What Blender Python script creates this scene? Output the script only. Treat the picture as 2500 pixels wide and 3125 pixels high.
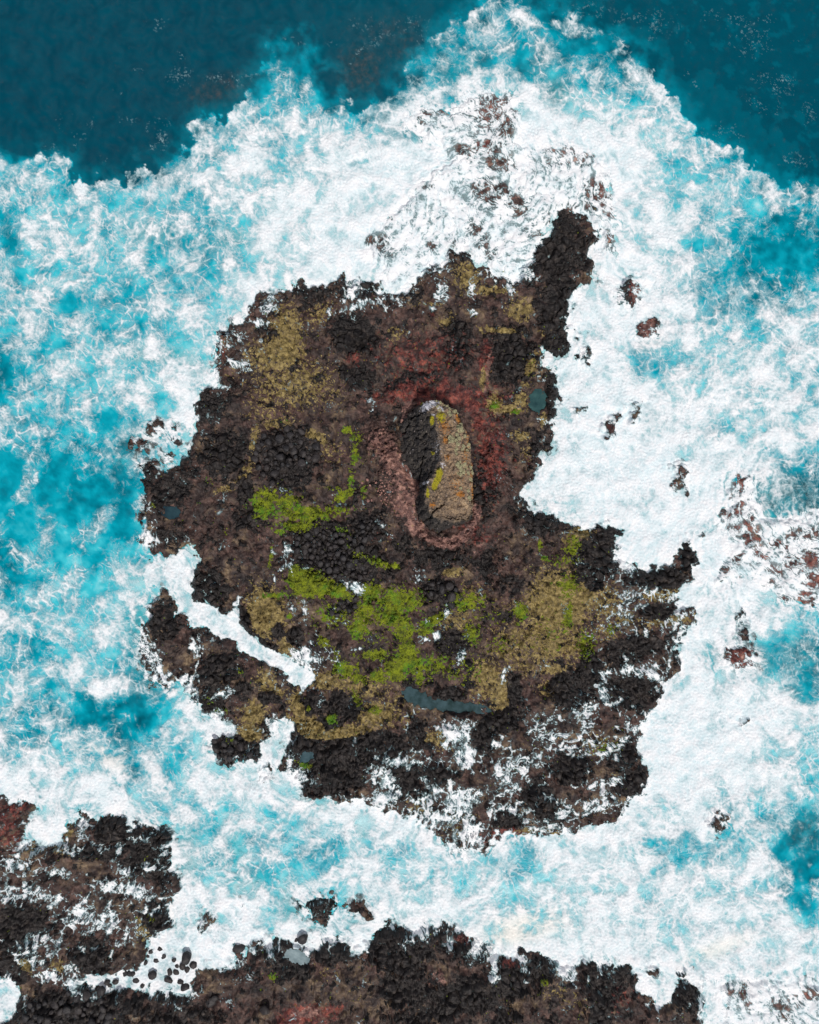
import bpy, math, random
import numpy as np

# ------------------------------------------------------------------ camera, world, sun, exposure
for o in list(bpy.data.objects):
    bpy.data.objects.remove(o)
SC = bpy.context.scene
M = 0.032                      # metres per photo pixel on the rock platform
CAMH = 75.0
cam_d = bpy.data.cameras.new("camera")
cam = bpy.data.objects.new("camera", cam_d)
SC.collection.objects.link(cam)
cam.location = (0, 0, CAMH)
cam.rotation_euler = (0, 0, 0)
cam_d.sensor_fit = 'VERTICAL'
cam_d.sensor_height = 24
cam_d.lens = 24 * (CAMH - 0.7) / (3125 * M)
cam_d.clip_end = 4000
SC.camera = cam
w = bpy.data.worlds.new("World")
SC.world = w
w.use_nodes = True
nt = w.node_tree
bg = nt.nodes["Background"]
sky = nt.nodes.new("ShaderNodeTexSky")
sky.sky_type = 'NISHITA'
sky.sun_disc = False
sky.sun_elevation = math.radians(58)
sky.sun_rotation = math.radians(-20)
sky.air_density = 1.0
sky.dust_density = 3.0
nt.links.new(sky.outputs[0], bg.inputs[0])
bg.inputs[1].default_value = 0.05
sun_d = bpy.data.lights.new("sun", 'SUN')
sun_d.energy = 2.4
sun_d.angle = math.radians(7)
sun_d.color = (1.0, 0.93, 0.86)
sun = bpy.data.objects.new("sun", sun_d)
SC.collection.objects.link(sun)
sun.rotation_euler = (math.radians(32), 0, math.radians(160 + 180 + 40))
SC.view_settings.view_transform = 'Standard'
SC.view_settings.look = 'None'
SC.view_settings.exposure = 0.42
SC.view_settings.gamma = 1

#==FIELDS==
# ------------------------------------------------------------------ noise tools (numpy)
F4 = np.float32
_tiles = {}
TN, TL = 1024, 12.0
def tile(seed):
    if seed not in _tiles:
        r = np.random.default_rng(seed)
        f = np.fft.rfft2(r.standard_normal((TN, TN)))
        ky = np.fft.fftfreq(TN)[:, None]; kx = np.fft.rfftfreq(TN)[None, :]
        k = np.sqrt(kx*kx + ky*ky) + 1e-9
        k0 = 1 / TL
        a = np.exp(-(np.log(k / k0) / 0.42)**2)
        t = np.fft.irfft2(f * a, s=(TN, TN))
        _tiles[seed] = (t / t.std()).astype(F4)
    return _tiles[seed]
def look(T, x, y):
    n = T.shape[0]
    x = x % n; y = y % n
    ix = x.astype(np.int32); iy = y.astype(np.int32)
    fx = (x - ix).astype(F4); fy = (y - iy).astype(F4)
    ix %= n; iy %= n
    jx = (ix + 1) % n; jy = (iy + 1) % n
    a = T[iy, ix]; b = T[iy, jx]; c = T[jy, ix]; d = T[jy, jx]
    return (a + (b - a)*fx) * (1 - fy) + (c + (d - c)*fx) * fy
def noise(x, y, lam, seed):
    th = seed * 1.7
    c, s = math.cos(th), math.sin(th)
    k = TL / lam
    return look(tile(seed % 5), (x*c - y*s)*k + seed*137.3, (x*s + y*c)*k + seed*71.9)
def fbm(x, y, lam, seed, octv=4, gain=.55):
    t = 0; a = 1; n = 0
    for i in range(octv):
        t = t + a * noise(x, y, lam / 2.1**i, seed + i*3); n += a*a; a *= gain
    return t / math.sqrt(n)
def worley(x, y, cell, seed, jit=1.0):
    gx = x / cell; gy = y / cell
    ix = np.floor(gx).astype(np.int32); iy = np.floor(gy).astype(np.int32)
    r = np.random.default_rng(seed).random((256, 256, 3)).astype(F4)
    f1 = np.full(x.shape, 9, F4); f2 = np.full(x.shape, 9, F4); hid = np.zeros(x.shape, F4)
    for dx in (-1, 0, 1):
        for dy in (-1, 0, 1):
            h = r[(iy + dy) & 255, (ix + dx) & 255]
            px = ix + dx + .5 + (h[..., 0] - .5)*jit - gx
            py = iy + dy + .5 + (h[..., 1] - .5)*jit - gy
            d = np.sqrt(px*px + py*py).astype(F4)
            m = d < f1
            f2 = np.where(m, f1, np.minimum(f2, d))
            hid = np.where(m, h[..., 2], hid)
            f1 = np.where(m, d, f1)
    return f1, f2, hid
def sstep(a, b, x):
    t = np.clip((x - a) / (b - a), 0, 1)
    return t*t*(3 - 2*t)
def rank(P, sub=37):
    q = np.quantile(P.ravel()[::sub], np.linspace(0, 1, 201))
    q = q + np.arange(201)*1e-7
    return np.interp(P, q, np.linspace(0, 1, 201)).astype(F4)

# coarse maps: 5 px cells covering -300..2800 x -300..3425
CX0, CY0, CS = -300, -300, 5
cxs = np.arange(CX0, 2801, CS); cys = np.arange(CY0, 3426, CS)
CXX, CYY = np.meshgrid(cxs.astype(F4), cys.astype(F4))
def csamp(G, x, y):
    gx = np.clip((x - CX0) / CS, 0, G.shape[1] - 1.001); gy = np.clip((y - CY0) / CS, 0, G.shape[0] - 1.001)
    ix = gx.astype(np.int32); iy = gy.astype(np.int32)
    fx = (gx - ix).astype(F4); fy = (gy - iy).astype(F4)
    a = G[iy, ix]; b = G[iy, ix+1]; c = G[iy+1, ix]; d = G[iy+1, ix+1]
    return (a + (b - a)*fx)*(1 - fy) + (c + (d - c)*fx)*fy
def poly_sdf(pts):
    """signed distance in photo px, positive inside"""
    P = np.array(pts, F4)
    m = 120
    x0, y0 = P.min(0) - m; x1, y1 = P.max(0) + m
    i0 = max(0, int((x0 - CX0)//CS)); i1 = min(len(cxs), int((x1 - CX0)//CS) + 1)
    j0 = max(0, int((y0 - CY0)//CS)); j1 = min(len(cys), int((y1 - CY0)//CS) + 1)
    X = CXX[j0:j1, i0:i1]; Y = CYY[j0:j1, i0:i1]
    d2 = np.full(X.shape, 1e9, F4); ins = np.zeros(X.shape, bool)
    for k in range(len(P)):
        a = P[k]; b = P[(k+1) % len(P)]
        e = b - a; l2 = float(e @ e) + 1e-6
        t = np.clip(((X - a[0])*e[0] + (Y - a[1])*e[1]) / l2, 0, 1)
        d2 = np.minimum(d2, (X - a[0] - t*e[0])**2 + (Y - a[1] - t*e[1])**2)
        c = ((a[1] > Y) != (b[1] > Y))
        if abs(e[1]) > 1e-6:
            ins ^= c & (X < e[0]*(Y - a[1])/e[1] + a[0])
    s = np.sqrt(d2); s = np.where(ins, s, -s)
    G = np.full(CXX.shape, -float(m), F4)
    G[j0:j1, i0:i1] = np.maximum(s, -m)
    return G
def ell(x, y, rx, ry, ang=0):
    """ellipse as polygon"""
    c, s = math.cos(math.radians(ang)), math.sin(math.radians(ang))
    return [(x + rx*math.cos(t)*c - ry*math.sin(t)*s, y + rx*math.cos(t)*s + ry*math.sin(t)*c)
            for t in [i*math.pi/8 for i in range(16)]]
def blobs(lst, X, Y):
    """soft union of elliptical blobs (x,y,rx,ry,w[,ang])"""
    G = np.zeros(CXX.shape, F4)
    for b in lst:
        x, y, rx, ry, wt = b[:5]
        a = math.radians(b[5] if len(b) > 5 else 0)
        R = 2.2*max(rx, ry)
        i0 = max(0, int((x - R - CX0)/CS)); i1 = max(0, int((x + R - CX0)/CS) + 1)
        j0 = max(0, int((y - R - CY0)/CS)); j1 = max(0, int((y + R - CY0)/CS) + 1)
        xx = CXX[j0:j1, i0:i1] - x; yy = CYY[j0:j1, i0:i1] - y
        u = (xx*math.cos(a) + yy*math.sin(a))/rx; v = (-xx*math.sin(a) + yy*math.cos(a))/ry
        G[j0:j1, i0:i1] = np.maximum(G[j0:j1, i0:i1], wt*np.exp(-(u*u + v*v)**1.3*.7))
    return csamp(G, X, Y)

# ------------------------------------------------------------------ survey of the place (photo px)
MAIN = [(850,889),(889,862),(923,849),(943,874),(997,869),(1027,847),(1046,822),(1076,862),(1096,834),(1125,849),(1155,869),(1199,898),(1248,874),(1273,834),(1293,815),(1347,793),(1371,763),(1406,758),(1440,778),(1455,800),(1509,830),(1539,844),(1568,859),(1588,825),(1608,795),(1650,739),(1680,709),(1699,650),(1714,640),(1749,635),(1793,655),(1832,690),(1842,704),(1817,709),(1812,739),(1803,788),(1812,820),(1825,844),(1793,859),(1753,879),(1748,933),(1731,967),(1721,997),(1739,1017),(1748,1046),(1751,1086),(1709,1091),(1680,1073),(1660,1071),(1660,1096),(1689,1120),(1704,1165),(1714,1209),(1694,1233),(1704,1268),(1684,1298),(1694,1352),(1670,1376),(1655,1386),(1632,1445),(1588,1499),(1608,1530),(1628,1568),(1699,1563),(1709,1588),(1729,1602),(1778,1610),(1817,1620),(1827,1602),(1867,1605),(1911,1615),(1916,1630),(1886,1640),(1896,1654),(1906,1664),(1877,1684),(1890,1705),(1906,1718),(1965,1738),(2044,1733),(2069,1708),(2103,1649),(2133,1664),(2138,1699),(2123,1763),(2101,1782),(2069,1812),(2083,1851),(2138,1866),(2133,1896),(2098,1920),(2093,1945),(2074,1974),(2078,2009),(2083,2053),(2044,2073),(2024,2093),(2019,2142),(1995,2181),(1970,2221),(1965,2255),(1955,2304),(1985,2349),(1973,2428),(1936,2438),(1906,2483),(1896,2512),(1837,2517),(1793,2537),(1709,2557),(1650,2552),(1608,2561),(1539,2552),(1485,2606),(1391,2606),(1293,2532),(1219,2493),(1175,2488),(1125,2463),(1076,2448),(1036,2443),(972,2451),(921,2438),(923,2409),(889,2374),(849,2355),(854,2314),(879,2280),(899,2221),(874,2201),(844,2211),(808,2255),(793,2280),(787,2320),(765,2335),(730,2330),(700,2345),(668,2318),(640,2280),(655,2255),(700,2245),(709,2221),(650,2191),(611,2186),(591,2147),(571,2122),(566,2083),(500,2100),(458,2083),(424,2019),(419,1945),(443,1876),(463,1832),(493,1802),(522,1760),(560,1740),(586,1720),(591,1674),(571,1659),(542,1684),(522,1708),(468,1694),(433,1664),(414,1644),(429,1630),(443,1600),(424,1569),(438,1554),(429,1519),(433,1490),(424,1455),(421,1426),(443,1411),(468,1411),(478,1431),(507,1450),(522,1426),(542,1411),(559,1391),(581,1362),(581,1308),(599,1298),(586,1258),(584,1234),(611,1209),(621,1184),(660,1169),(655,1120),(650,1096),(665,1046),(655,1005),(690,997),(714,982),(749,967),(773,928),(783,894),(808,889)]
CHANNEL = [(470,1700),(560,1690),(600,1690),(592,1750),(577,1802),(591,1832),(626,1846),(660,1856),(685,1876),(704,1862),(727,1848),(733,1868),(729,1905),(759,1940),(798,1970),(837,1992),(880,2015),(935,2040),(960,2058),(953,2093),(930,2117),(908,2117),(893,2085),(847,2043),(788,2019),(734,1989),(714,1960),(665,1945),(616,1915),(590,1935),(566,1896),(537,1876),(534,1846),(522,1827),(493,1795),(440,1790),(420,1750)]
SHORE = [(-200,2420),(0,2436),(15,2448),(44,2453),(94,2453),(101,2478),(79,2507),(64,2537),(68,2580),(110,2580),(138,2590),(182,2571),(192,2547),(197,2522),(232,2507),(236,2487),(256,2487),(266,2507),(296,2517),(315,2492),(340,2483),(374,2512),(389,2522),(419,2517),(473,2532),(512,2547),(517,2571),(512,2611),(522,2640),(522,2665),(542,2699),(547,2719),(522,2754),(515,2783),(517,2832),(498,2842),(463,2877),(440,2915),(420,2960),(330,2985),(260,2985),(245,3015),(330,3030),(500,3040),(575,3050),(591,2975),(640,2965),(714,2970),(714,2941),(704,2916),(714,2891),(729,2896),(739,2931),(768,2896),(788,2877),(808,2906),(850,2867),(874,2872),(884,2891),(908,2901),(972,2906),(987,2882),(1036,2872),(1061,2896),(1076,2921),(1115,2921),(1110,2891),(1145,2862),(1155,2837),(1194,2823),(1219,2832),(1253,2847),(1273,2837),(1322,2827),(1362,2827),(1391,2857),(1431,2862),(1450,2882),(1500,2906),(1514,2921),(1554,2931),(1588,2916),(1608,2911),(1650,2921),(1699,2936),(1739,2960),(1768,2946),(1847,2948),(1896,2956),(1946,2970),(1955,3000),(1970,3054),(2005,3074),(2039,3071),(2069,3044),(2069,3015),(2098,3000),(2138,3010),(2142,3039),(2157,3064),(2142,3093),(2162,3125),(2200,3900),(-900,3900),(-900,2420)]
POOLW = [(-60,2985),(20,3000),(50,3020),(55,3060),(45,3100),(10,3130),(-60,3130)]
NORTH = [(1235,345),(1300,310),(1370,335),(1400,300),(1455,262),(1570,272),(1600,345),(1590,425),(1660,430),(1760,430),(1835,470),(1870,540),(1885,620),(1890,780),(1850,765),(1835,700),(1790,650),(1700,640),(1650,745),(1600,815),(1560,860),(1500,830),(1440,778),(1380,760),(1340,800),(1250,875),(1190,890),(1150,800),(1110,762),(1112,715),(1220,620),(1270,555),(1330,510),(1370,470),(1300,420),(1250,375)]
RIGHT = [(2226,1470),(2260,1435),(2315,1450),(2330,1575),(2420,1580),(2540,1545),(2700,1600),(2700,1860),(2500,1856),(2400,1845),(2370,1800),(2300,1760),(2200,1800),(2175,1780),(2220,1700),(2235,1650),(2190,1600),(2200,1560),(2226,1530)]
SOUTHEAST = [(2190,3010),(2260,2990),(2330,3000),(2420,2995),(2500,3000),(2700,2990),(2800,3900),(2240,3900),(2200,3140),(2220,3080)]
MIDROCK = [(913,2768),(948,2754),(967,2744),(1012,2749),(1027,2768),(1071,2778),(1086,2758),(1115,2778),(1140,2798),(1140,2813),(1105,2818),(1091,2793),(1032,2778),(1007,2793),(997,2823),(982,2840),(953,2827),(943,2803),(918,2788)]
# small rocks breaking the surf: (name, polygon, height, label)
SMALL = [
 ("surf_rock", ell(1925,888,38,44,20), .7, "brown and orange rock cluster in surf east of the islet's black arm"),
 ("surf_rock", ell(1981,998,40,28,-25), .5, "rounded reddish rock washed by foam beside the turquoise pool in the surf"),
 ("surf_rock", ell(1793,1068,22,36,10), .5, "dark rock streaked with foam close to the islet's east edge, above the pale pool"),
 ("surf_rock", ell(1868,1302,16,42,22), .6, "curved dark red rock standing alone in dense white foam east of the islet"),
 ("surf_rock", ell(1943,1258,13,26,0), .4, "small foam-covered rock right of the curved dark red rock"),
 ("surf_rock", ell(1773,1250,20,12,-20), .4, "small dark rock in white foam nearest the islet's east shore"),
 ("surf_rock", ell(2083,1462,22,40,12), .6, "dark brown rock heap in the middle of the broad white foam"),
 ("surf_rock", ell(2098,1500,18,12,0), .5, "low rounded boulder at the foot of the dark brown rock heap in the foam"),
 ("surf_rock", ell(2145,1634,15,11,-20), .5, "small oval brown rock in foam left of the reddish reef"),
 ("surf_rock", ell(2268,1882,10,26,0), .4, "narrow dark rock in foam below the reddish reef"),
 ("surf_rock", ell(2278,1945,22,16,-50), .4, "black rock over the reddish submerged ledge on the right"),
 ("surf_rock", ell(2282,2214,11,9,0), .4, "tiny dark rock alone in unbroken white foam at lower right"),
 ("surf_rock", ell(2200,2518,30,26,-50), .5, "dark rock with foam streaming off it, above turquoise water at lower right"),
 ("surf_rock", ell(2001,2972,20,14,0), .4, "foam-covered boulder cluster just above the pale shore inlet"),
 ("surf_rock", ell(2078,2978,20,13,0), .4, "foam-covered boulder cluster just right of the pale shore inlet"),
 ("surf_rock", ell(625,2830,30,26,-30), .4, "foam-ringed rock with olive weed in surf right of the left promontory"),
 ("surf_rock", ell(731,2781,5,5,0), .3, "tiny dark stone poking out of pale foam off the lower left shore"),
 ("surf_rock", ell(815,2355,12,12,0), .4, "small olive weedy rock in foam off the islet's southwest point"),
 ("surf_rock", ell(420,1355,24,18,-30), .4, "brown boulder half under foam off the islet's west side"),
 ("surf_rock", ell(462,1310,20,30,25), .5, "dark brown rock rising from foam off the islet's west side"),
 ("surf_rock", ell(518,1300,8,10,0), .4, "small black stone in the white foam by the islet's west notch"),
 ("surf_rock", ell(535,1345,12,18,20), .4, "black stones veined with foam in the islet's west notch"),
 ("surf_rock", ell(510,1395,20,12,20), .4, "dark rock under foam fingers at the west corner of the islet"),
 ("surf_rock", ell(2265,2010,50,34,15), .15, "reddish submerged ledge under thin foam lines at the right"),
]
SMOOTH_W = 0
FOAM = """
00000000000000244310000000
00000000321013565432100000
00000001331015545554310010
00000025564375888866664100
00000366677767899898765410
66655567778999999999665531
76666667788999999998876665
57666666788999888888886434
56666656789998888889986434
66655666889998888889997667
66556667899888888899887677
46666667899888888889766888
55566678999888888899888876
55545668999888888889988788
34445589998888888899998875
23333578888888888899999765
44444667888888888899998876
44445778888888888889999888
55555667888888888888999988
66665567888888888888998865
65665578888888888888998755
66667457888888888889988875
55543477888888888889999987
77676567888888888889999986
98877667888888888888999886
98788667778899888899888665
99987866666777676888667753
99998876567777777788888853
88888888776788877788778886
88888888999988889999889888
88888888999888888999988888
88888888888888888888888888
"""
TONE = """
00000000001112233210000000
00000000210002444332100000
00000001431014544443200000
00000024553224578885552000
00000135566655889999864310
55410256666689999999765420
66666656789999999988776654
46666556799999999998765433
56666545789999999999875344
55555557899999999999864335
55555668999999999998776656
35666678999999999998657666
45566788999999999999887765
55554688999999999999877766
54444688999999999999988754
44433588999999999999987532
55544688999999999999998888
35666788999999999999999999
45667788999999999999999999
56666588999999999999998875
54665488999999999999987653
65664488999999999999899864
44433678999999999999999987
56653578999999999999999987
77765678999999999999999876
88777667788888889999876555
88887876555677675888556743
99998877777777778888778733
88888888776788877788778876
88888888999988889999888888
88888888999888888999988888
88888888888888888888888888
"""
def grid(txt):
    g = np.array([[int(c) for c in l] for l in txt.split()], F4) / 9
    return g
def gsamp(g, X, Y, x0=0., y0=0., s=100.):
    gx = np.clip((X - x0)/s, 0, g.shape[1] - 1.001); gy = np.clip((Y - y0)/s, 0, g.shape[0] - 1.001)
    ix = gx.astype(np.int32); iy = gy.astype(np.int32)
    fx = (gx - ix); fy = (gy - iy)
    fx = fx*fx*(3 - 2*fx); fy = fy*fy*(3 - 2*fy)
    a = g[iy, ix]; b = g[iy, ix+1]; c = g[iy+1, ix]; d = g[iy+1, ix+1]
    return ((a + (b - a)*fx)*(1 - fy) + (c + (d - c)*fx)*fy).astype(F4)
DEEPL = [(-900,-900),(-900,470),(0,455),(30,478),(60,464),(100,450),(145,465),(200,455),(214,500),(212,535),(190,560),(228,528),(250,545),(310,537),(370,545),(388,520),(420,485),(445,490),(465,515),(500,490),(525,455),(560,447),(590,430),(602,418),(565,395),(568,365),(600,335),(640,335),(660,368),(700,320),(740,280),(772,245),(760,215),(788,205),(812,170),(818,110),(860,95),(930,90),(960,160),(1010,215),(1045,240),(1050,290),(1085,330),(1140,300),(1180,262),(1230,240),(1240,190),(1262,130),(1340,80),(1380,40),(1440,25),(1462,-50),(1462,-900)]
DEEPR = [(1590,-900),(1590,-10),(1700,5),(1790,30),(1870,60),(1925,120),(1990,170),(2015,220),(2040,262),(2100,315),(2108,360),(2160,408),(2230,430),(2280,462),(2302,505),(2340,500),(2362,540),(2400,565),(2450,522),(2520,545),(3600,600),(3600,-900)]
# foam lying on rock: (x,y,rx,ry,density,ang)
WASH = [
 (1950,1790,110,60,.55,20),(1900,1720,30,60,.6,0),(1860,1880,60,60,.25,0),(1960,1900,80,25,.35,20),(1850,1970,60,30,.35,40),
 (2040,1980,50,60,.5,0),(1960,2050,110,30,.6,10),(1840,2080,25,90,.65,10),(1880,2170,90,35,.6,25),(1990,2040,60,40,.5,0),
 (1780,2190,80,40,.6,0),(1700,2210,90,40,.5,-10),(1640,2240,80,50,.5,-20),(1740,2290,90,50,.5,-30),(1640,2310,80,60,.55,-30),
 (1560,2330,70,60,.6,0),(1480,2290,70,50,.55,20),(1400,2250,60,50,.75,10),(1420,2310,50,60,.8,0),(1380,2380,60,60,.6,0),
 (1220,2330,70,35,.85,20),(1190,2380,50,60,.8,-30),(1300,2370,60,30,.85,15),(1180,2440,90,30,.8,-20),(1290,2430,90,50,.75,0),(1400,2450,90,60,.75,0),
 (1330,2500,90,50,.75,0),(1430,2540,70,60,.75,0),(1540,2400,60,80,.6,0),(1540,2470,60,40,.6,0),(1600,2480,50,60,.6,0),(1670,2370,40,80,.6,10),
 (1700,2480,80,60,.55,0),(1800,2460,70,40,.6,0),(1880,2350,50,40,.4,-20),(1900,2440,40,50,.5,0),(1760,2540,90,25,.6,0),(1520,2560,50,40,.6,0),
 (1360,2590,120,30,.7,0),(1120,2440,40,20,.5,0),(1080,2440,30,15,.4,0),
 (1850,2330,90,60,.35,0),(1780,2380,60,60,.3,0),
 (450,1900,35,110,.55,10),(470,1990,45,50,.75,0),(500,2060,70,40,.75,0),(585,2000,25,60,.7,15),(560,2080,50,60,.75,0),(440,2040,40,60,.5,0),(500,1850,20,40,.35,0),
 (440,1640,30,30,.5,0),(480,1650,40,15,.35,-20),(455,1600,30,40,.4,0),
 (1080,890,40,60,.6,0),(1180,900,40,40,.6,0),(1110,930,60,16,.8,-10),(1200,870,50,30,.7,20),(1060,945,50,8,.7,-15),(1290,830,60,25,.65,0),(1330,790,60,20,.7,0),
 (1345,900,14,35,.6,30),(1355,920,20,10,.6,-20),(1345,880,8,40,.4,-15),(1440,890,10,40,.5,0),(1440,955,18,10,.6,30),(1555,880,10,22,.9,-20),(1530,865,30,8,.4,0),(1560,835,60,22,.75,10),(1600,805,30,30,.8,0),(1530,830,50,12,.5,10),
 (820,930,30,40,.75,10),(800,985,35,20,.7,20),(798,1045,9,25,.75,-10),(730,1115,35,14,.7,10),(745,1090,8,25,.5,0),(690,1040,35,60,.35,0),(740,1060,8,40,.5,-20),
 (675,1180,35,12,.7,5),(735,1160,6,20,.45,0),(660,1150,15,40,.6,0),(1005,950,8,18,.7,20),(1035,1110,12,8,.4,0),
 (880,1680,16,40,.75,10),(850,1700,25,8,.5,40),(862,1730,20,8,.5,-50),(842,1775,6,25,.6,0),(885,1730,8,30,.6,-20),(935,1733,16,8,.8,0),
 (1090,1795,28,16,.9,35),(1060,1782,40,14,.5,25),(1040,1775,30,12,.3,25),(930,1865,10,20,.7,10),(910,1850,30,20,.35,0),(1040,1905,20,6,.6,-20),(1038,1945,10,5,.6,0),(955,1950,10,25,.6,20),(945,1920,20,10,.3,0),(1080,1978,20,5,.6,0),(1020,1890,20,30,.25,0),
 (1335,1935,16,14,.9,0),(1300,1950,30,10,.6,-10),(1365,1870,7,20,.8,20),(1350,1895,25,12,.5,20),(1320,1890,35,10,.5,-10),(1280,1760,20,30,.3,-40),(1285,1765,6,25,.6,55),
 (1410,2000,12,25,.6,20),(1540,2060,7,25,.6,20),(1535,2050,18,6,.5,-30),(1260,2175,25,8,.6,-20),(1275,2190,6,20,.5,0),(1240,2200,6,30,.5,0),
 (1255,2300,50,15,.4,0),(1450,2165,40,6,.35,5),(1000,2020,40,50,.3,0),
 (935,2015,22,30,.85,20),(960,2020,20,30,.6,0),(905,2005,20,25,.8,0),(900,2040,30,15,.7,0),(860,2080,25,25,.4,0),(930,1990,14,20,.7,0),
 (680,2120,35,10,.75,-20),(700,2100,10,20,.6,20),(650,1780,50,10,.35,25),(640,1790,30,30,.2,0),(720,1845,14,22,.8,20),(660,2200,60,18,.85,20),(700,2230,20,18,.9,0),
 (935,2310,20,12,.5,-10),(910,2370,30,20,.65,0),(880,2340,12,30,.6,0),(950,2385,25,12,.5,0),(830,2210,16,25,.8,0),
 (1127,1225,14,10,.6,50),(1138,1240,8,16,.6,0),(1165,1605,8,22,.6,-40),(1180,1625,22,6,.4,40),(1115,1650,20,4,.4,25),
 # lower left promontory
 (80,2700,110,40,.75,10),(40,2640,60,20,.7,10),(150,2660,90,20,.6,5),(180,2740,90,50,.65,0),(60,2760,80,60,.65,0),(280,2740,80,50,.6,0),(330,2700,60,30,.75,0),(400,2710,60,35,.85,10),
 (380,2660,80,14,.7,10),(450,2650,30,10,.8,0),(480,2700,70,22,.6,20),(230,2800,90,50,.7,0),(330,2800,60,50,.7,0),(120,2820,60,40,.5,0),(400,2790,30,50,.7,0),
 (360,2870,60,30,.75,30),(330,2850,40,40,.8,0),(370,2920,20,40,.65,-20),(420,2840,30,50,.3,0),(160,2880,60,50,.65,-20),(130,2940,50,40,.6,-30),(150,2980,40,16,.9,10),(210,2960,30,30,.6,0),(200,2900,40,30,.4,0),(90,2860,30,20,.95,-10),(0,2860,30,16,.7,-10),
 (215,3010,20,20,.95,20),(220,3030,12,20,.7,0),(250,3040,40,12,.5,0),(100,2590,50,30,.5,0),(60,2600,14,50,.5,0),(260,2550,20,40,.7,-20),(280,2560,20,40,.6,0),(240,2530,20,20,.5,0),(170,2590,80,14,.5,0),(330,2580,40,10,.5,0),(310,2580,10,20,.7,0),(230,2590,40,20,.4,0),
 (390,2540,8,26,.8,5),(440,2555,60,20,.65,10),(490,2580,30,20,.55,0),(500,2620,20,30,.4,0),(362,2600,8,18,.8,20),(345,2625,8,8,.8,0),(365,2640,8,8,.6,0),
 (480,2880,60,30,.5,0),(520,2780,20,50,.5,0),(500,2740,30,20,.4,0),
 (560,3040,60,12,.4,0),(400,3020,60,10,.4,0),
 # shore
 (1097,2905,14,20,.8,-30),(1080,2915,10,12,.6,0),(1115,2885,14,30,.8,20),(1290,2850,35,20,.7,-20),(1240,2880,20,20,.4,0),(1370,2880,20,25,.6,20),(1455,2900,16,35,.8,20),(1440,2920,30,20,.5,0),(1510,2950,14,35,.85,10),(1505,2980,22,10,.8,0),(1600,2950,16,30,.7,-20),(1606,2990,8,14,.7,20),(1500,2900,20,30,.6,0),
 (1720,2960,35,25,.8,10),(1755,2985,14,25,.7,-20),(1790,3000,20,12,.5,0),(1795,3080,10,30,.4,10),(2010,3095,5,20,.7,0),(2140,3060,25,20,.8,0),(2155,3100,20,30,.8,0),
 (820,2900,30,14,.4,0),(900,2910,40,10,.4,0),(770,2905,16,12,.5,0),(720,2960,18,6,.5,0),(535,3070,30,14,.3,0),(15,3020,20,30,.8,0),
]
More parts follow.
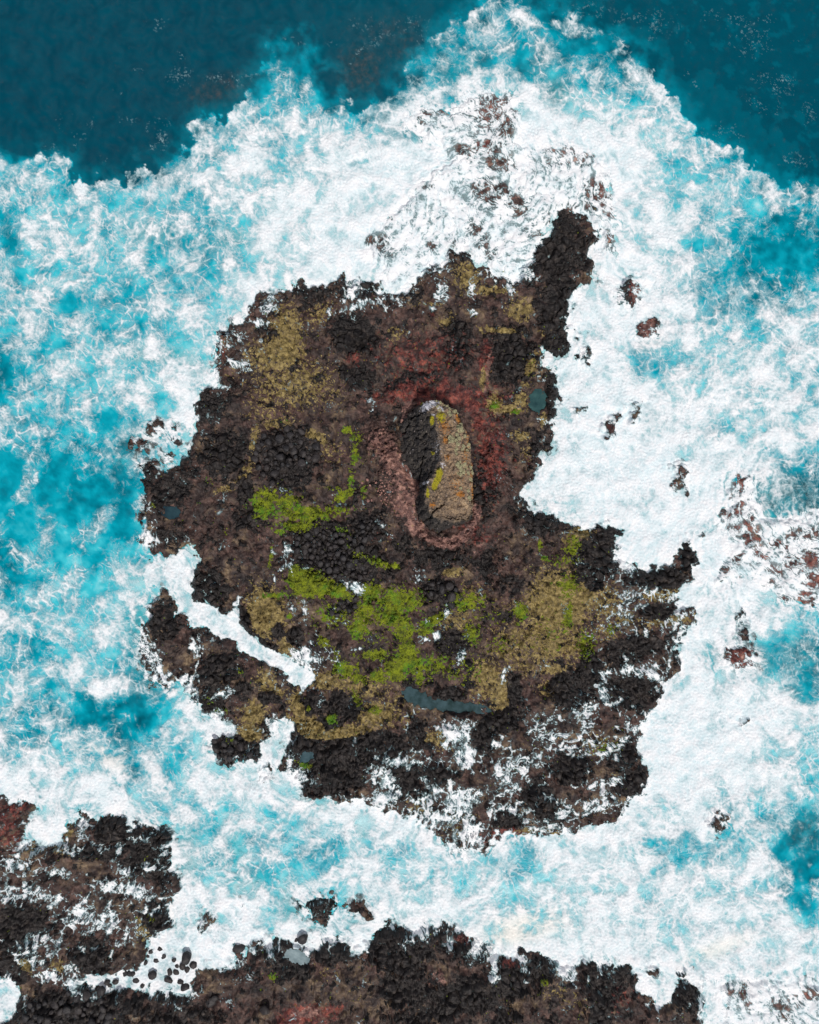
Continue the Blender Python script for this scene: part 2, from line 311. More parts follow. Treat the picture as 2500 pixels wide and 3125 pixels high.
DRYN = [  # rock showing through on the washed ledges
 (2010,1765,70,26,1,0),(2070,1790,34,20,1,0),(2010,1866,50,24,1,-10),(1950,1965,90,24,1,0),(1865,2010,26,28,1,0),(1930,2090,70,24,1,10),(1960,2125,50,22,1,20),(1990,2150,24,24,1,0),(1860,2182,36,22,1,20),(1730,2215,34,14,1,-15),
 (1465,2262,24,32,1,0),(1598,2258,32,20,1,0),(1230,2362,34,22,1,20),(1226,2385,22,26,1,0),(1450,2378,40,20,1,0),(1926,2290,28,28,1,0),(1940,2380,34,36,1,0),(1724,2325,24,22,1,0),(1745,2350,26,30,1,0),
 (1243,2389,42,34,.9,0),(1330,2362,40,24,1,0),(1559,2512,42,26,1,15),(1465,2485,14,18,1,0),(1465,2379,34,14,1,15),(1145,2468,26,8,1,20),(1608,2428,24,20,1,0),(1632,2364,20,22,1,0),(1773,2423,44,16,1,0),(1847,2350,46,26,.7,0),(1665,2470,22,26,1,0),(1840,2500,40,14,1,10),(1763,2468,14,12,1,0),(1700,2400,30,50,.8,0),(1920,2410,30,26,1,0),(2030,1950,30,30,.7,0),
 (480,1880,34,40,.9,0),(520,1950,45,50,1,0),(540,2000,40,40,1,20),(515,2010,24,20,1,0),(570,2020,18,30,1,0),(470,1950,20,40,.6,0),
 (1500,330,72,56,.75,0),(1540,400,24,50,.9,10),(1425,460,34,22,1,25),(1445,440,24,24,1,0),(1500,440,24,26,1,0),(1548,410,14,22,1,0),(1550,495,26,20,1,10),(1505,490,20,24,1,0),
 (1475,565,28,26,1,0),(1500,590,40,34,1,20),(1530,580,26,22,1,0),(1575,620,34,30,1,20),(1590,635,20,20,1,0),(1455,570,14,24,1,0),
 (1130,735,18,20,1,0),(1165,735,24,26,.9,0),(1180,770,26,14,.7,0),(1320,745,14,12,1,20),(1452,690,20,22,1,20),(1475,740,20,26,.8,0),(1500,770,20,20,.8,0),(1385,740,14,10,.8,0),
 (1740,455,60,14,.75,5),(1690,450,26,16,.8,0),(1760,480,50,20,.6,0),(1700,490,40,20,.5,0),(1830,560,26,22,1,30),(1850,580,20,30,1,0),(1820,600,30,26,.9,0),(1800,580,16,30,.8,0),(1840,620,14,20,1,0),(1800,630,22,18,.9,0),(1873,640,16,22,.9,0),(1878,710,14,24,.9,0),(1900,760,20,16,.9,0),(1865,735,12,40,.8,0),(1745,630,40,20,.8,0),(1710,660,20,30,1,0),(1640,700,40,30,.6,0),(1680,690,24,40,1,0),
 (1300,340,30,14,.8,-25),(1345,335,26,20,.6,0),(1270,370,26,10,.7,0),(1400,350,50,10,.5,-30),(1290,420,24,20,.5,0),(1310,560,24,14,.5,0),(1180,620,20,12,.4,0),(1190,660,14,10,.8,0),
 (2265,1470,26,34,.9,0),(2255,1540,26,40,.8,0),(2310,1530,34,40,.5,0),(2215,1570,22,22,.9,0),(2300,1640,26,40,1,-10),(2250,1620,20,16,1,0),(2330,1690,24,20,1,0),(2255,1700,20,16,1,-20),(2215,1745,14,30,1,20),(2350,1790,30,30,.8,30),(2310,1780,14,12,1,0),(2430,1720,26,24,1,0),(2480,1700,30,30,1,0),(2430,1630,30,20,1,0),(2480,1630,34,20,1,0),(2460,1830,40,20,1,-10),(2400,1835,14,14,1,0),(2490,1840,14,30,1,0),(2365,1740,24,14,.7,30),(2410,1680,20,30,.6,0),(2290,1590,20,20,.8,0),(2370,1660,26,14,.9,0),(2380,1750,20,14,.8,20),(2490,1770,30,30,.8,0),
 (2230,3030,20,20,.9,0),(2275,3030,20,30,.8,20),(2220,3085,16,10,.9,0),(2380,3070,26,20,.8,20),(2400,3100,22,30,.8,0),(2480,3040,26,24,.9,0),(2440,3060,30,20,.5,0),(2290,3080,20,20,.6,0),
 (50,2690,20,16,.8,0),(90,2680,20,12,.7,0),(220,2710,60,24,.9,10),(160,2690,40,14,.6,0),(220,2745,20,20,1,0),(360,2740,12,14,.9,0),(430,2660,16,10,1,0),(470,2690,40,20,.9,20),(310,2660,40,14,1,10),
 (30,2790,50,30,1,0),(80,2800,40,34,1,0),(120,2810,30,40,1,0),(60,2830,70,30,1,0),(170,2805,14,8,1,0),(390,2785,20,20,.8,0),(350,2855,20,14,1,0),(290,2870,40,22,1,0),(240,2860,20,20,.9,0),(390,2920,40,40,1,20),(280,2930,40,40,1,0),(430,2900,20,30,1,0),(135,2895,12,10,1,0),(190,2925,14,14,.9,0),(250,2830,20,12,.8,0),(200,2760,14,14,.7,0),(250,2720,30,10,.7,0),(310,2760,20,20,.6,0),
 (340,2535,46,30,1.2,0),(215,2560,12,20,.8,0),(244,2492,12,12,1,0),(420,2545,30,14,.9,0),(480,2560,20,10,.8,0),
]
# flow: radial centres (x,y,R,strength) and directed patches (x,y,R,angle_deg [0=east, 90=south])
FLOWR = [(1520,350,220,1.3),(1290,2700,0,0)]
FLOWD = [(1900,1800,160,110),(1980,1900,110,20),(1950,1990,110,60),(1870,2130,120,30),(1760,2230,110,165),(1620,2330,140,140),(1400,2350,120,60),(1300,2450,120,70),(1430,2560,120,85),(1250,2350,80,150),(1700,2450,120,130),(1850,2450,120,160),
 (1200,680,160,80),(1750,470,130,75),(1850,700,130,15),(2300,1550,150,60),(2400,1750,160,30),(2080,1960,100,60),(300,2750,160,150),(150,2900,140,120),(380,2880,90,70),(500,2950,120,150),(470,1950,90,20),(560,2060,80,110),(1340,690,160,110),
 (700,1950,120,35),(850,2030,120,38),(600,1800,100,55),(1050,1770,100,25),(2300,2050,140,20),(2250,3060,200,100),(1640,760,150,130),(2260,1300,250,165)]
WISP = [(550,225,36,26,1),(355,262,16,10,1,30),(268,368,8,16,1,20),(442,382,6,12,1),(480,365,26,12,.9),(488,408,14,26,.8),(455,436,10,10,1),(415,210,20,12,.7),(700,225,60,20,.7),(545,160,12,12,.9),(475,55,26,20,.6),(220,415,6,20,.8),(245,408,12,10,.7),(190,365,26,30,.5),(310,475,16,12,.6),(380,358,30,10,.7),(150,440,26,12,.5),(15,140,12,6,.6),(495,435,12,16,.7),(1090,150,6,50,.9,35),(1150,110,12,40,.6,50),(1010,120,20,8,.5),(1250,60,50,20,.6,-20),(1120,60,60,20,.4),(1290,110,20,40,.4),
 (2375,235,52,32,1,20),(2300,100,60,50,.6,40),(2260,50,40,16,.7,40),(2180,30,20,30,.7,60),(2385,315,12,16,1),(2310,310,40,20,.6,30),(2340,45,40,16,.5),(2105,215,8,12,.8),(2130,245,6,16,.7,-30),(2110,120,8,8,.6),(1990,90,8,20,.6),(2020,60,60,40,.4),(1940,40,60,20,.6),(2440,115,20,6,.6),(2330,140,40,30,.5,50),(2280,420,10,26,.6,-30),(2230,365,20,6,.6),(2430,480,50,20,.5),(1800,20,60,20,.7),(1700,40,60,30,.6),(2200,390,60,20,.4),(2480,330,20,40,.4)]
SFLOOR = [(1400,2230),(1600,2230),(1720,2180),(1800,2110),(1835,2000),(1840,1940),(1880,1880),(1850,1790),(1890,1715),(1990,1760),(2110,1780),(2130,1900),(2060,2060),(1990,2200),(1970,2400),(1890,2500),(1700,2550),(1400,2590),(1210,2480),(1180,2390),(1260,2320),(1350,2270)]
LFLOOR = [(0,2625),(150,2650),(330,2680),(460,2640),(540,2690),(500,2760),(430,2780),(430,2850),(360,2930),(310,2940),(230,2950),(150,2990),(60,2930),(0,2880)]
LESS = [(1980,1092,60,50,.55),(2012,1115,22,24,.8),(1960,1075,24,14,.6),(2170,840,110,60,.6),(2200,910,80,70,.55),(2400,800,110,60,.7),(2430,870,90,30,.5),(2320,750,130,70,.5),(2210,1320,44,18,.5),(1600,130,110,50,.35),(1380,200,70,60,.4),(1720,270,60,60,.5,60),(1850,400,50,24,.4),(2080,470,44,26,.3),(2090,590,26,20,.5),(2140,660,50,26,.4,-30),
 (640,700,60,60,.45),(370,890,44,60,.5),(430,875,30,20,.5),(20,650,36,46,.75),(35,725,30,14,.6),(70,1020,40,20,.4),(0,1130,26,70,.8),(370,1030,50,15,.5),(190,930,40,40,.35),(260,930,30,30,.35),(520,640,50,40,.4),(480,730,40,30,.4),(330,670,40,30,.4),(610,590,30,40,.4),(60,890,40,30,.4),(430,1010,60,30,.35),(300,1260,50,40,.35),(150,1370,60,60,.4),
 (390,2150,60,60,.7,60),(420,2080,30,60,.5),(130,2000,40,60,.45),(10,2030,26,70,.4),(280,2180,90,40,.5),(420,2290,40,50,.55,30),(30,1960,20,20,.5),(230,1850,30,40,.4),(980,2600,60,40,.6),(960,2640,40,34,.5),(870,2480,50,60,.3),(1600,2640,56,40,.6,-40),(1540,2640,40,20,.4),(1190,2610,50,20,.4),(2130,2600,90,34,.45),(2240,2570,60,40,.4),(2220,2620,14,30,.4),(2465,2690,40,100,.9),(2480,2570,40,60,.6),(2420,2030,90,70,.55),(2475,2050,50,60,.7),(2460,1520,90,50,.6),(2230,2750,50,26,.3),
 (60,1420,90,50,.45),(160,1480,200,50,.55),(320,1500,100,50,.6),(20,1340,90,50,.35),(20,1720,40,90,.6),(150,1560,120,50,.35),(300,1720,60,30,.4,-30),(240,1660,100,40,.3),(890,270,34,44,.5),(860,450,30,40,.5),(700,540,30,20,.3),(640,570,50,30,.4,20),(80,540,110,20,.5,-20),(200,560,30,50,.5,40),(2400,2270,80,40,.3),(830,2650,40,70,.35),(640,2560,30,90,.3),(2060,2210,30,14,.4),(1760,2500,.1,.1,0)]
MORE = [(560,1250,50,70,.3),(520,1180,80,60,.2),(1230,480,120,60,.3),(1300,300,110,20,.45,-28),(1450,230,70,22,.35,-20),(1700,370,140,32,.5,12),(1880,440,70,40,.5,40),(1965,480,40,40,.4),(1840,1320,70,200,.3),(2000,1430,220,50,.3),(2000,1980,60,110,.3),(2080,2260,210,90,.35),(2300,2200,180,60,.25),(2050,1640,120,80,.35),(560,2240,100,40,.2),(300,2420,60,40,.3),(330,2110,70,30,.35),(2050,2400,120,60,.3),(380,1850,80,40,.25),(500,1760,60,30,.3),(640,2420,50,30,.3),(1080,760,120,50,.35),(720,480,40,160,.25,30),(620,540,120,16,.3,-30),(150,470,80,20,.4,-15),(230,550,20,24,.5),(600,350,34,20,.45),(70,1480,16,80,.35,15),(60,1320,110,16,.35),(900,620,120,60,.2),(1560,50,130,18,.5,8),(1470,20,50,14,.5),(1760,60,60,20,.3,30),(1940,190,70,24,.4,45),(2020,270,50,20,.3,40),(2280,490,24,60,.45,-10),(2230,440,60,14,.4,15),(600,2920,80,50,.3),(700,2820,60,60,.25)]
# submerged rock seen through the water (x,y,rx,ry,w,ang)
SUB = [(660,260,90,40,.5,-15),(1100,190,60,70,.7,30),(1180,80,110,50,.35,0),(1230,130,60,60,.4,0),(1400,200,70,40,.35,0),(1450,170,40,40,.3,0),(470,1080,110,26,.55,8),(560,1110,70,26,.5,10),
 (400,1350,50,50,.5,0),(360,1400,30,40,.4,0),(1700,270,50,45,.7,60),(1640,200,60,30,.3,0),(1000,450,20,20,.2,0),(2330,1530,90,60,.75,0),(2420,1500,100,50,.8,10),(2480,1560,60,60,.75,0),(2270,2010,90,45,.85,15),(2450,2010,60,60,.45,0),(2420,2120,60,30,.4,0),
 (1960,1270,80,50,.6,0),(1900,1230,60,26,.6,0),(2000,1020,50,40,.5,0),(2010,1000,50,50,.4,0),(440,2070,60,60,.5,0),(420,1950,40,90,.5,0),(420,1750,60,40,.3,0),(560,2620,40,80,.5,0),(740,2700,60,40,.4,0),(700,2600,60,60,.3,0),(880,2770,40,60,.5,0),(1000,2850,70,40,.5,0),(1100,2840,60,30,.6,0),(560,2980,130,60,.9,0),(400,3020,100,26,.8,0),(300,3010,80,20,.9,0),(470,3000,80,30,.8,0),(1260,2830,60,30,.3,0),(100,2430,20,30,.3,0),(170,2480,14,40,.4,0),(1110,2555,20,14,.5,0),(1320,2540,120,30,.4,0),
 (460,700,80,30,.5,0),(700,720,50,30,.5,0),(620,730,50,30,.3,0),(1200,380,40,30,.4,0),(2480,2540,50,70,.6,60),(1230,350,50,30,.4,0),(1260,400,40,30,.4,0),(2200,2490,60,40,.3,0),(360,3000,60,30,.8,0),(640,3000,30,20,.5,0)]
OCH = [(864,1070,70,75,1),(870,1010,60,90,.9),(972,948,50,50,.7),(900,1170,140,80,.74),(850,1290,60,22,.9),(962,1332,50,18,1,25),(997,1380,60,50,.5),(808,1095,60,60,.8),(775,1357,14,80,.9,10),(745,1450,16,50,.9,35),(808,1243,60,60,.55),(700,1490,50,12,.8,-15),
 (1588,948,45,35,.9),(1539,1012,80,16,1,5),(1618,1120,26,60,1,25),(1600,1170,25,25,.7),(1509,1233,26,36,1),(1549,1249,50,16,1),(1588,1224,25,30,.9),(1593,1332,32,18,.9),(1613,1381,25,30,.7),(1475,1160,13,40,.8),(1366,982,30,25,.8),(1205,1020,40,25,.6),(1675,1012,30,20,.9),(1660,1283,12,25,1),
 (1425,840,50,60,.8),(1500,885,70,15,.9),(1300,930,80,14,.5),(810,1870,64,80,1.15),(874,1965,34,50,.9),(948,2221,75,46,1.1,20),(1046,2235,100,28,1.1,-8),(1145,2181,80,50,.9),(1105,2098,85,40,.8),(915,2166,36,60,1,-20),(997,2078,70,30,.9),(1529,2122,42,70,1),(1480,2068,60,60,.9),(1588,1955,90,60,.75),(1588,1876,80,70,.6),(1440,1822,80,50,.6),(1376,1743,40,18,.9),(1391,1896,60,40,.7),(1588,2033,80,40,.6),(1640,1950,70,90,.8),(1560,1990,80,40,.7),
 (1699,1846,100,110,1.1),(1773,1817,60,60,1),(1680,1965,50,50,1),(1847,1836,60,60,.8),(1906,1886,40,30,.7),(2019,1817,70,28,.9),(2034,1891,90,24,.9),(1778,1630,50,22,1),(1749,1650,30,40,.8),(1689,2102,45,30,.9),(1700,2040,70,22,.9),(1749,1970,55,50,.8),(1850,1930,60,40,.6),
 (1699,3025,70,36,.6),(1773,3054,70,60,.5),(443,2827,34,60,.9),(74,2946,45,45,1),(182,2946,30,34,.9),(202,2542,25,34,.9),(207,2596,60,18,.9),(325,2906,14,40,.9),(100,2590,30,20,.7),(997,2965,60,40,.55),(1100,3030,60,50,.35),
 (813,2083,34,50,.8),(778,2181,44,50,1),(759,2240,45,42,1.05),(837,2117,40,25,.8),(740,1960,20,14,.4),(650,2010,30,60,.35),(690,2050,40,40,.3),(1292,2262,40,20,.9),(1330,2255,60,30,.8),(1260,2210,30,50,.6),(1470,2110,40,40,.6),(1200,2140,60,30,.5),(1560,2520,50,20,.3),(1920,2430,30,30,.3),
 (1380,2520,40,60,.4),(1270,2470,40,40,.5),(1600,2540,50,16,.7),(1690,2540,40,20,.6),(1340,1700,20,60,.3),(1180,1660,20,40,.4),(1500,1700,16,40,.4),(1090,1100,60,60,.2),(700,1130,60,60,.3),(1000,2320,80,10,.5),(1050,2290,60,8,.5,35),(620,1650,60,20,.2),(1900,2370,40,60,.5),(1830,2270,60,40,.5)]
GRN = [(1059,1312,16,14,1),(1086,1337,26,22,.7),(1086,1391,14,38,.9),(1071,1460,12,36,.75),(1051,1509,38,16,1.1,-35),(1012,1490,40,7,.7),(930,1568,95,26,1),(820,1524,36,30,1),(879,1539,44,36,.9),(1022,1559,60,18,.75),(1509,1236,14,14,1),(1573,1258,16,8,1),(1110,1500,12,28,.7),
 (808,1539,40,50,1),(832,1500,24,10,.8),(908,1606,60,18,1),(849,1622,20,10,1),(1046,1620,26,14,.8,30),(940,1780,60,40,1.5,10),(1010,1795,70,24,1.3,18),(900,1750,20,25,1.4),(1204,1726,16,12,1.1),(1155,1716,40,14,.9,20),(1096,1699,26,26,.6),(1060,1650,6,40,.5),
 (1135,1807,38,32,1),(1219,1832,76,44,1),(1115,1866,34,42,1),(1096,1915,34,38,1),(1194,1876,56,44,1),(1233,1925,34,46,1.05),(1243,2004,38,44,1.2),(1209,2043,40,36,1.2),(1155,2063,28,22,1.05),(1056,2043,44,28,1,20),(1145,1999,54,18,.95),(1096,2070,30,14,.95),(1273,2033,28,34,.95),(1283,2068,28,28,.8),(1317,1896,48,20,1,-30),(1293,1925,34,12,1),(1322,2029,70,36,.75),(1440,1935,30,34,.85),(1421,1836,66,34,.85),(1588,1866,26,32,.95),(1529,1965,60,30,.55),
 (1017,1876,60,40,.72),(1000,1900,60,30,.5),(987,1960,20,18,1),(1012,2196,16,14,1.3),(1145,2167,20,16,.95),(1091,2127,14,30,.8,-30),(839,1817,44,10,1),(884,1881,9,9,1),(825,1708,7,44,.8,10),(933,2339,22,10,.95),(910,2325,26,8,.6),(1381,2053,44,28,.6),(945,2160,10,8,.9),(1030,2010,14,50,.6,-20),
 (1734,1787,38,40,.85),(1730,1885,16,46,1,10),(1660,1703,16,7,1.1,20),(1648,1664,7,16,1.2),(1749,1669,28,36,.8),(1730,1708,44,20,.65),(1788,1965,34,54,.72),(1867,1920,20,22,.7),(1840,2280,60,24,.5),(1700,1720,30,14,.6),(1680,1930,60,80,.4),(1500,1880,80,40,.4),(1160,1950,60,50,.4),(1330,1960,60,50,.3),(1430,2040,60,50,.5),
 (834,2975,14,14,.9),(842,2310,6,10,.8),(738,2052,10,12,.7),(640,2140,10,14,.7),(1760,3090,20,20,.3),(1660,3000,20,14,.7),(750,1545,8,8,.6),(470,1544,8,10,.9),(1070,3100,6,10,.3),(690,1622,10,14,.6),(1105,1160,8,8,.2),(1660,1130,10,24,.3),(1620,1120,16,30,.4),(680,2170,24,14,.6),(700,2260,20,14,.6),(460,2800,20,20,.5),(1120,2960,30,30,.2),(1550,2470,10,6,.3),(1570,2340,30,14,.4),(840,3110,20,8,.2),(1000,1140,10,10,.2),(650,1470,30,10,.4),(590,1200,20,20,.3),(1290,1345,10,10,0)]
RED = [(1290,1090,170,90,.62,0),(1480,1220,90,60,.7,0),(1500,1380,60,150,.75,0),(1440,1620,60,50,.6,0),(1200,1210,90,30,.7,0),(1400,1210,60,40,.9,0),(1460,1640,70,40,.55,0),(1270,1200,90,40,.9,0),(1350,1195,24,50,1,20),(1445,1250,18,55,1.1,-25),(1465,1300,30,22,1,0),(1480,1430,40,110,.55,0),(1520,1400,10,50,.6,0),(1505,1320,40,12,.8,0),(1480,1090,24,80,.75,5),(1483,1080,8,60,.8,5),(1080,1095,32,24,.7,0),(1230,1110,60,40,.5,0),(1270,1060,60,60,.4,0),(1400,1160,50,60,.4,0),(1320,960,16,10,.8,0),(1190,1180,40,30,.5,0),(930,3100,90,40,1,-5),(1000,3080,60,30,.8,0),(20,2520,50,90,.7,0),(70,2460,50,14,.8,0),(30,2470,40,20,.8),(50,2570,12,60,.8,0),(40,2530,30,50,.6,0),
 (560,1660,50,30,.25,0),(870,1700,40,40,.2,0),(1430,1600,30,60,.4,0),(1380,1660,80,30,.35,0),(1620,1420,60,60,.35,0),(740,1570,80,40,.25,0),(1150,1640,60,30,.35,0),(1310,2990,40,20,.3,0),(1550,3080,40,40,.3,0),(1900,3060,60,60,.45,0),(1250,3080,60,50,.2,0),(700,3070,50,30,.35),(350,3080,40,30,.3),
 (1480,320,60,60,.8),(1550,320,50,40,.8),(1480,410,50,60,.9),(1400,400,60,60,.5),(1740,460,110,40,.9),(1840,560,40,60,.8),(1880,700,20,90,1),(1900,760,30,20,1),(1945,885,24,40,1),(1975,1000,40,40,.9),(2260,1540,60,120,1),(2330,1720,120,120,.8),(2450,1740,120,110,.9),(2265,2010,60,50,1),(1160,660,40,20,.8),(1330,340,60,30,.6),(1868,1302,20,50,.6),(420,1355,30,30,.6),(470,1300,20,40,.5),(620,1150,20,20,.8),(680,1060,20,60,.6),(2080,1470,40,50,.5),(1560,2545,60,14,1),(1480,2560,60,30,.5),(2300,3060,90,60,.6),(2450,3060,60,60,.6),(1410,2870,50,16,.7),(1560,2940,30,14,.8),(1300,2520,80,40,.4)]
PNK = [(1165,1360,52,58,.8,-20),(1190,1400,40,60,.9,-20),(1235,1300,13,60,1,5),(1245,1240,24,14,1,-40),(1240,1440,40,40,1,45),(1262,1480,20,70,1,-30),(1220,1480,50,50,.7,0),(1235,1540,50,50,.9,-20),(1262,1600,26,40,.9,-20),(1460,1570,12,36,.9,10),(1490,1120,9,80,.7,8),(1480,1190,10,20,.8,0),(1460,1680,16,40,.6,10),(1340,2975,24,20,.7,0),(1350,2990,18,12,.7),(940,3090,60,26,.8,-10),(1240,1660,20,40,.4,0)]
DRK = [(1080,1020,80,60,1,0),(1100,1150,55,40,1,30),(1260,1165,90,30,1,-10),(1400,1060,50,90,.8,0),(1560,1090,80,90,1,0),(1540,1030,60,20,.8,0),(1710,950,70,140,1,0),(1700,780,120,100,.9,-30),(1720,1060,60,50,1,0),(1690,1200,30,90,.9,0),(1650,1370,60,80,.6,0),(690,1390,90,90,.8,0),(880,1400,90,100,1,0),(640,1240,60,60,.8,0),(700,1200,60,40,.5,0),
 (1480,1470,44,110,.9,0),(1440,1540,30,120,.7,0),(1520,1250,40,60,.3,0),(1030,1690,150,90,1.1,20),(1120,1610,70,60,.9,-40),(1230,1660,40,30,.8,0),(1330,1700,100,40,.8,0),(1480,1720,50,60,.7,0),(1820,1700,70,70,1.1,-20),(1880,1640,60,60,1.1,0),(1800,1760,50,40,1,0),(1350,1810,65,38,1.1,20),(1045,1855,46,26,1.2,-20),(1385,1965,55,40,1.1,0),(1430,2035,14,26,1,0),(1360,1960,30,30,1),(1180,2250,160,60,.0,0),
 (1080,2290,190,60,1,0),(1000,2360,140,70,1,0),(920,2270,60,60,1,0),(1180,2260,80,40,.8,0),(1270,2240,26,46,1.2,0),(1300,2275,26,12,1.1,0),(1750,2100,70,60,1.2,0),(1800,2030,36,50,1.1,0),(1530,2200,70,34,1.2,-15),(1570,2110,24,60,1.1,0),(1480,2240,40,60,1),(960,2150,44,34,1.1,0),(1045,2155,60,44,1.1,0),(1000,2210,50,26,1.1,0),(1370,2120,50,24,1,0),(1430,2090,24,14,1.1,0),(1250,2090,20,26,.9,0),(640,1800,60,60,1,30),(640,1860,80,26,.9,25),(600,1780,30,60,1,0),(740,1890,24,50,1,-20),(800,1970,70,18,1,40),(840,1910,20,14,1.2),(855,1935,16,20,1.2),(900,1945,30,26,1.2),(813,1870,16,6,1.2),(820,1870,9,9,1.2),(500,1900,60,60,.8),(680,2040,60,60,.8,0),(650,2060,50,60,1,0),(720,2300,80,50,1.2,0),(650,2150,50,40,.9,0),(740,2100,40,40,.7,0),(820,2130,30,20,1),(820,2220,24,26,1.1),
 (900,1780,0.1,0.1,0),(340,2535,50,36,1.3,0),(450,2580,80,60,1.1,0),(490,2650,50,50,1.1,0),(440,2620,60,60,1,0),(300,2600,120,30,.8,0),(60,2820,90,60,1.2,0),(60,2900,60,60,1.1,0),(40,2960,50,60,1),(280,2920,60,60,1.1,0),(480,2800,40,50,1.2,0),(250,3080,200,60,1,0),(100,3100,80,30,1,0),(560,3100,160,40,.6),(500,3030,100,30,.9),
 (780,2960,60,60,.5,0),(850,2900,60,40,1,0),(890,2950,60,50,1,0),(1030,2900,90,40,1.1,0),(1160,2880,60,60,1,0),(1230,2910,90,70,1.1,0),(1350,2870,60,40,.8),(1440,2910,60,40,1),(1560,2980,80,60,1,0),(1250,3020,100,50,1,0),(1420,3040,120,60,1.1,0),(1300,3100,120,40,.8),(1640,2960,60,40,1,0),(1860,3000,80,60,1.1,0),(1830,3080,40,70,1),(2110,3040,50,60,1.1,0),(1540,3100,60,40,.7),(1680,3110,40,30,.6),
 (970,2770,70,40,1,0),(2080,1970,60,60,.8),(1950,1965,90,34,1,0),(1930,2110,100,50,1.1,0),(2010,1765,90,34,1.1,0),(2010,1866,60,26,1.2),(1240,2380,60,50,1.1),(1330,2362,50,30,1.1),(1559,2505,50,30,1.1),(1900,2300,60,50,.9),(1930,2390,60,50,1),(1740,2340,60,50,1),(2110,1690,40,60,1.1),(1900,2000,60,40,1),(1640,2430,60,50,1),(1680,2480,60,40,.8),
 (1510,590,100,70,1.1,20),(1830,620,60,60,1),(1710,680,60,60,.9),(1170,750,60,30,1),(1460,720,40,60,1.1),(1430,460,50,30,.8),(1920,880,30,50,1),(1790,1070,30,40,1),(1420,770,50,30,1),(1090,880,80,40,.8),(1250,900,60,40,.6),(950,900,60,50,.7),(820,1000,40,60,.5),(580,1420,60,80,.6),(520,1500,60,60,.8),(440,1450,30,50,1),(500,1530,40,20,.9),(550,1490,30,40,1),(760,1580,60,40,.8),(750,1500,30,40,1),(530,1640,60,40,.6),(640,1650,60,60,.4),(1790,1680,30,30,1),
 (930,1500,14,20,.9),(1095,1520,40,60,.5),(1650,1600,60,40,.9),(1600,1560,60,60,.6),(2300,1640,30,40,.5),(1300,2080,40,40,.5),(1480,1870,30,40,.5),(1540,1880,30,20,1),(1560,1790,80,50,.5)]

POOLS = [(1642,1222,26,34,0,"tide_pool","teal oval tide pool near the islet's east edge"),(521,1563,25,20,10,"tide_pool","small round blue-green tide pool on the west corner of the islet"),
 (1370,2155,118,17,6,"tide_pool","long narrow blue-grey tide pool across the south of the islet"),(935,2312,22,14,-20,"tide_pool","small cloudy tide pool near the islet's south point"),
 (905,2925,40,20,20,"tide_pool","grey tide pool on the shore left of the square headland")]

PNK = PNK + [(1500,320,90,70,.7,0),(1740,460,110,44,.8,0),(1860,620,34,150,.9,0),(1945,890,22,36,.8,0),(1980,1000,44,40,.8,0),(2265,1520,50,110,.6,0),(1500,430,60,60,.55,0),(2450,1830,80,50,.6,0),(2290,2020,70,50,.6,0),(2400,1650,120,80,.4,0)]
COLLAR = [(1279,1608,9,16,1,10),(1287,1632,12,12,1,0),(1312,1650,18,9,1,20),(1345,1660,20,12,1,10),(1374,1664,18,13,1,-5),(1402,1652,20,14,1,-30),(1428,1634,18,13,1,-40),(1444,1602,11,22,1,15),(1452,1566,9,18,1,5),(1444,1542,8,10,1,0)]
PNK = PNK + [(a + (1350 - a)*.07, b - 5, c*1.35, d*1.35, 1.1, g) for a, b, c, d, e, g in COLLAR]
def pool_field(p, X, Y):
    a = math.radians(p[4]); dx = X - p[0]; dy = Y - p[1]
    u = (dx*math.cos(a) + dy*math.sin(a))/p[2]; v = (-dx*math.sin(a) + dy*math.cos(a))/p[3]
    e = u*u + v*v
    near = e < 5
    if p[0] == 1370:
        e = np.minimum(e, ((X - 1272)/44)**2 + ((Y - 2128 - .3*(X - 1272))/22)**2)
        near = e < 5
    o = np.full(X.shape, 9., F4)
    o[near] = (np.sqrt(e) + .12*noise(X, Y, 26, 44) + .05*noise(X, Y, 9, 45))[near]
    return o
SDF = {}
def _land():
    main = poly_sdf(MAIN); ch = poly_sdf(CHANNEL)
    SDF['channel'] = ch
    SDF['islet'] = np.minimum(main, -ch)
    SDF['shore'] = np.minimum(poly_sdf(SHORE), -poly_sdf(POOLW))
    SDF['north'] = poly_sdf(NORTH); SDF['right'] = poly_sdf(RIGHT); SDF['southeast'] = poly_sdf(SOUTHEAST); SDF['mid'] = poly_sdf(MIDROCK)
    for i, s in enumerate(SMALL):
        SDF['small%d' % i] = poly_sdf(s[1])
    SDF['sfl'] = poly_sdf(SFLOOR); SDF['lfl'] = poly_sdf(LFLOOR)
    SDF['deepl'] = poly_sdf(DEEPL); SDF['deepr'] = poly_sdf(DEEPR)
_land()
LANDS = ['islet', 'shore', 'north', 'right', 'southeast', 'mid'] + ['small%d' % i for i in range(len(SMALL))]
LAND_STACK = np.stack([SDF[k] for k in LANDS])
LAND_SDF = LAND_STACK.max(0)
LAND_ID = LAND_STACK.argmax(0)

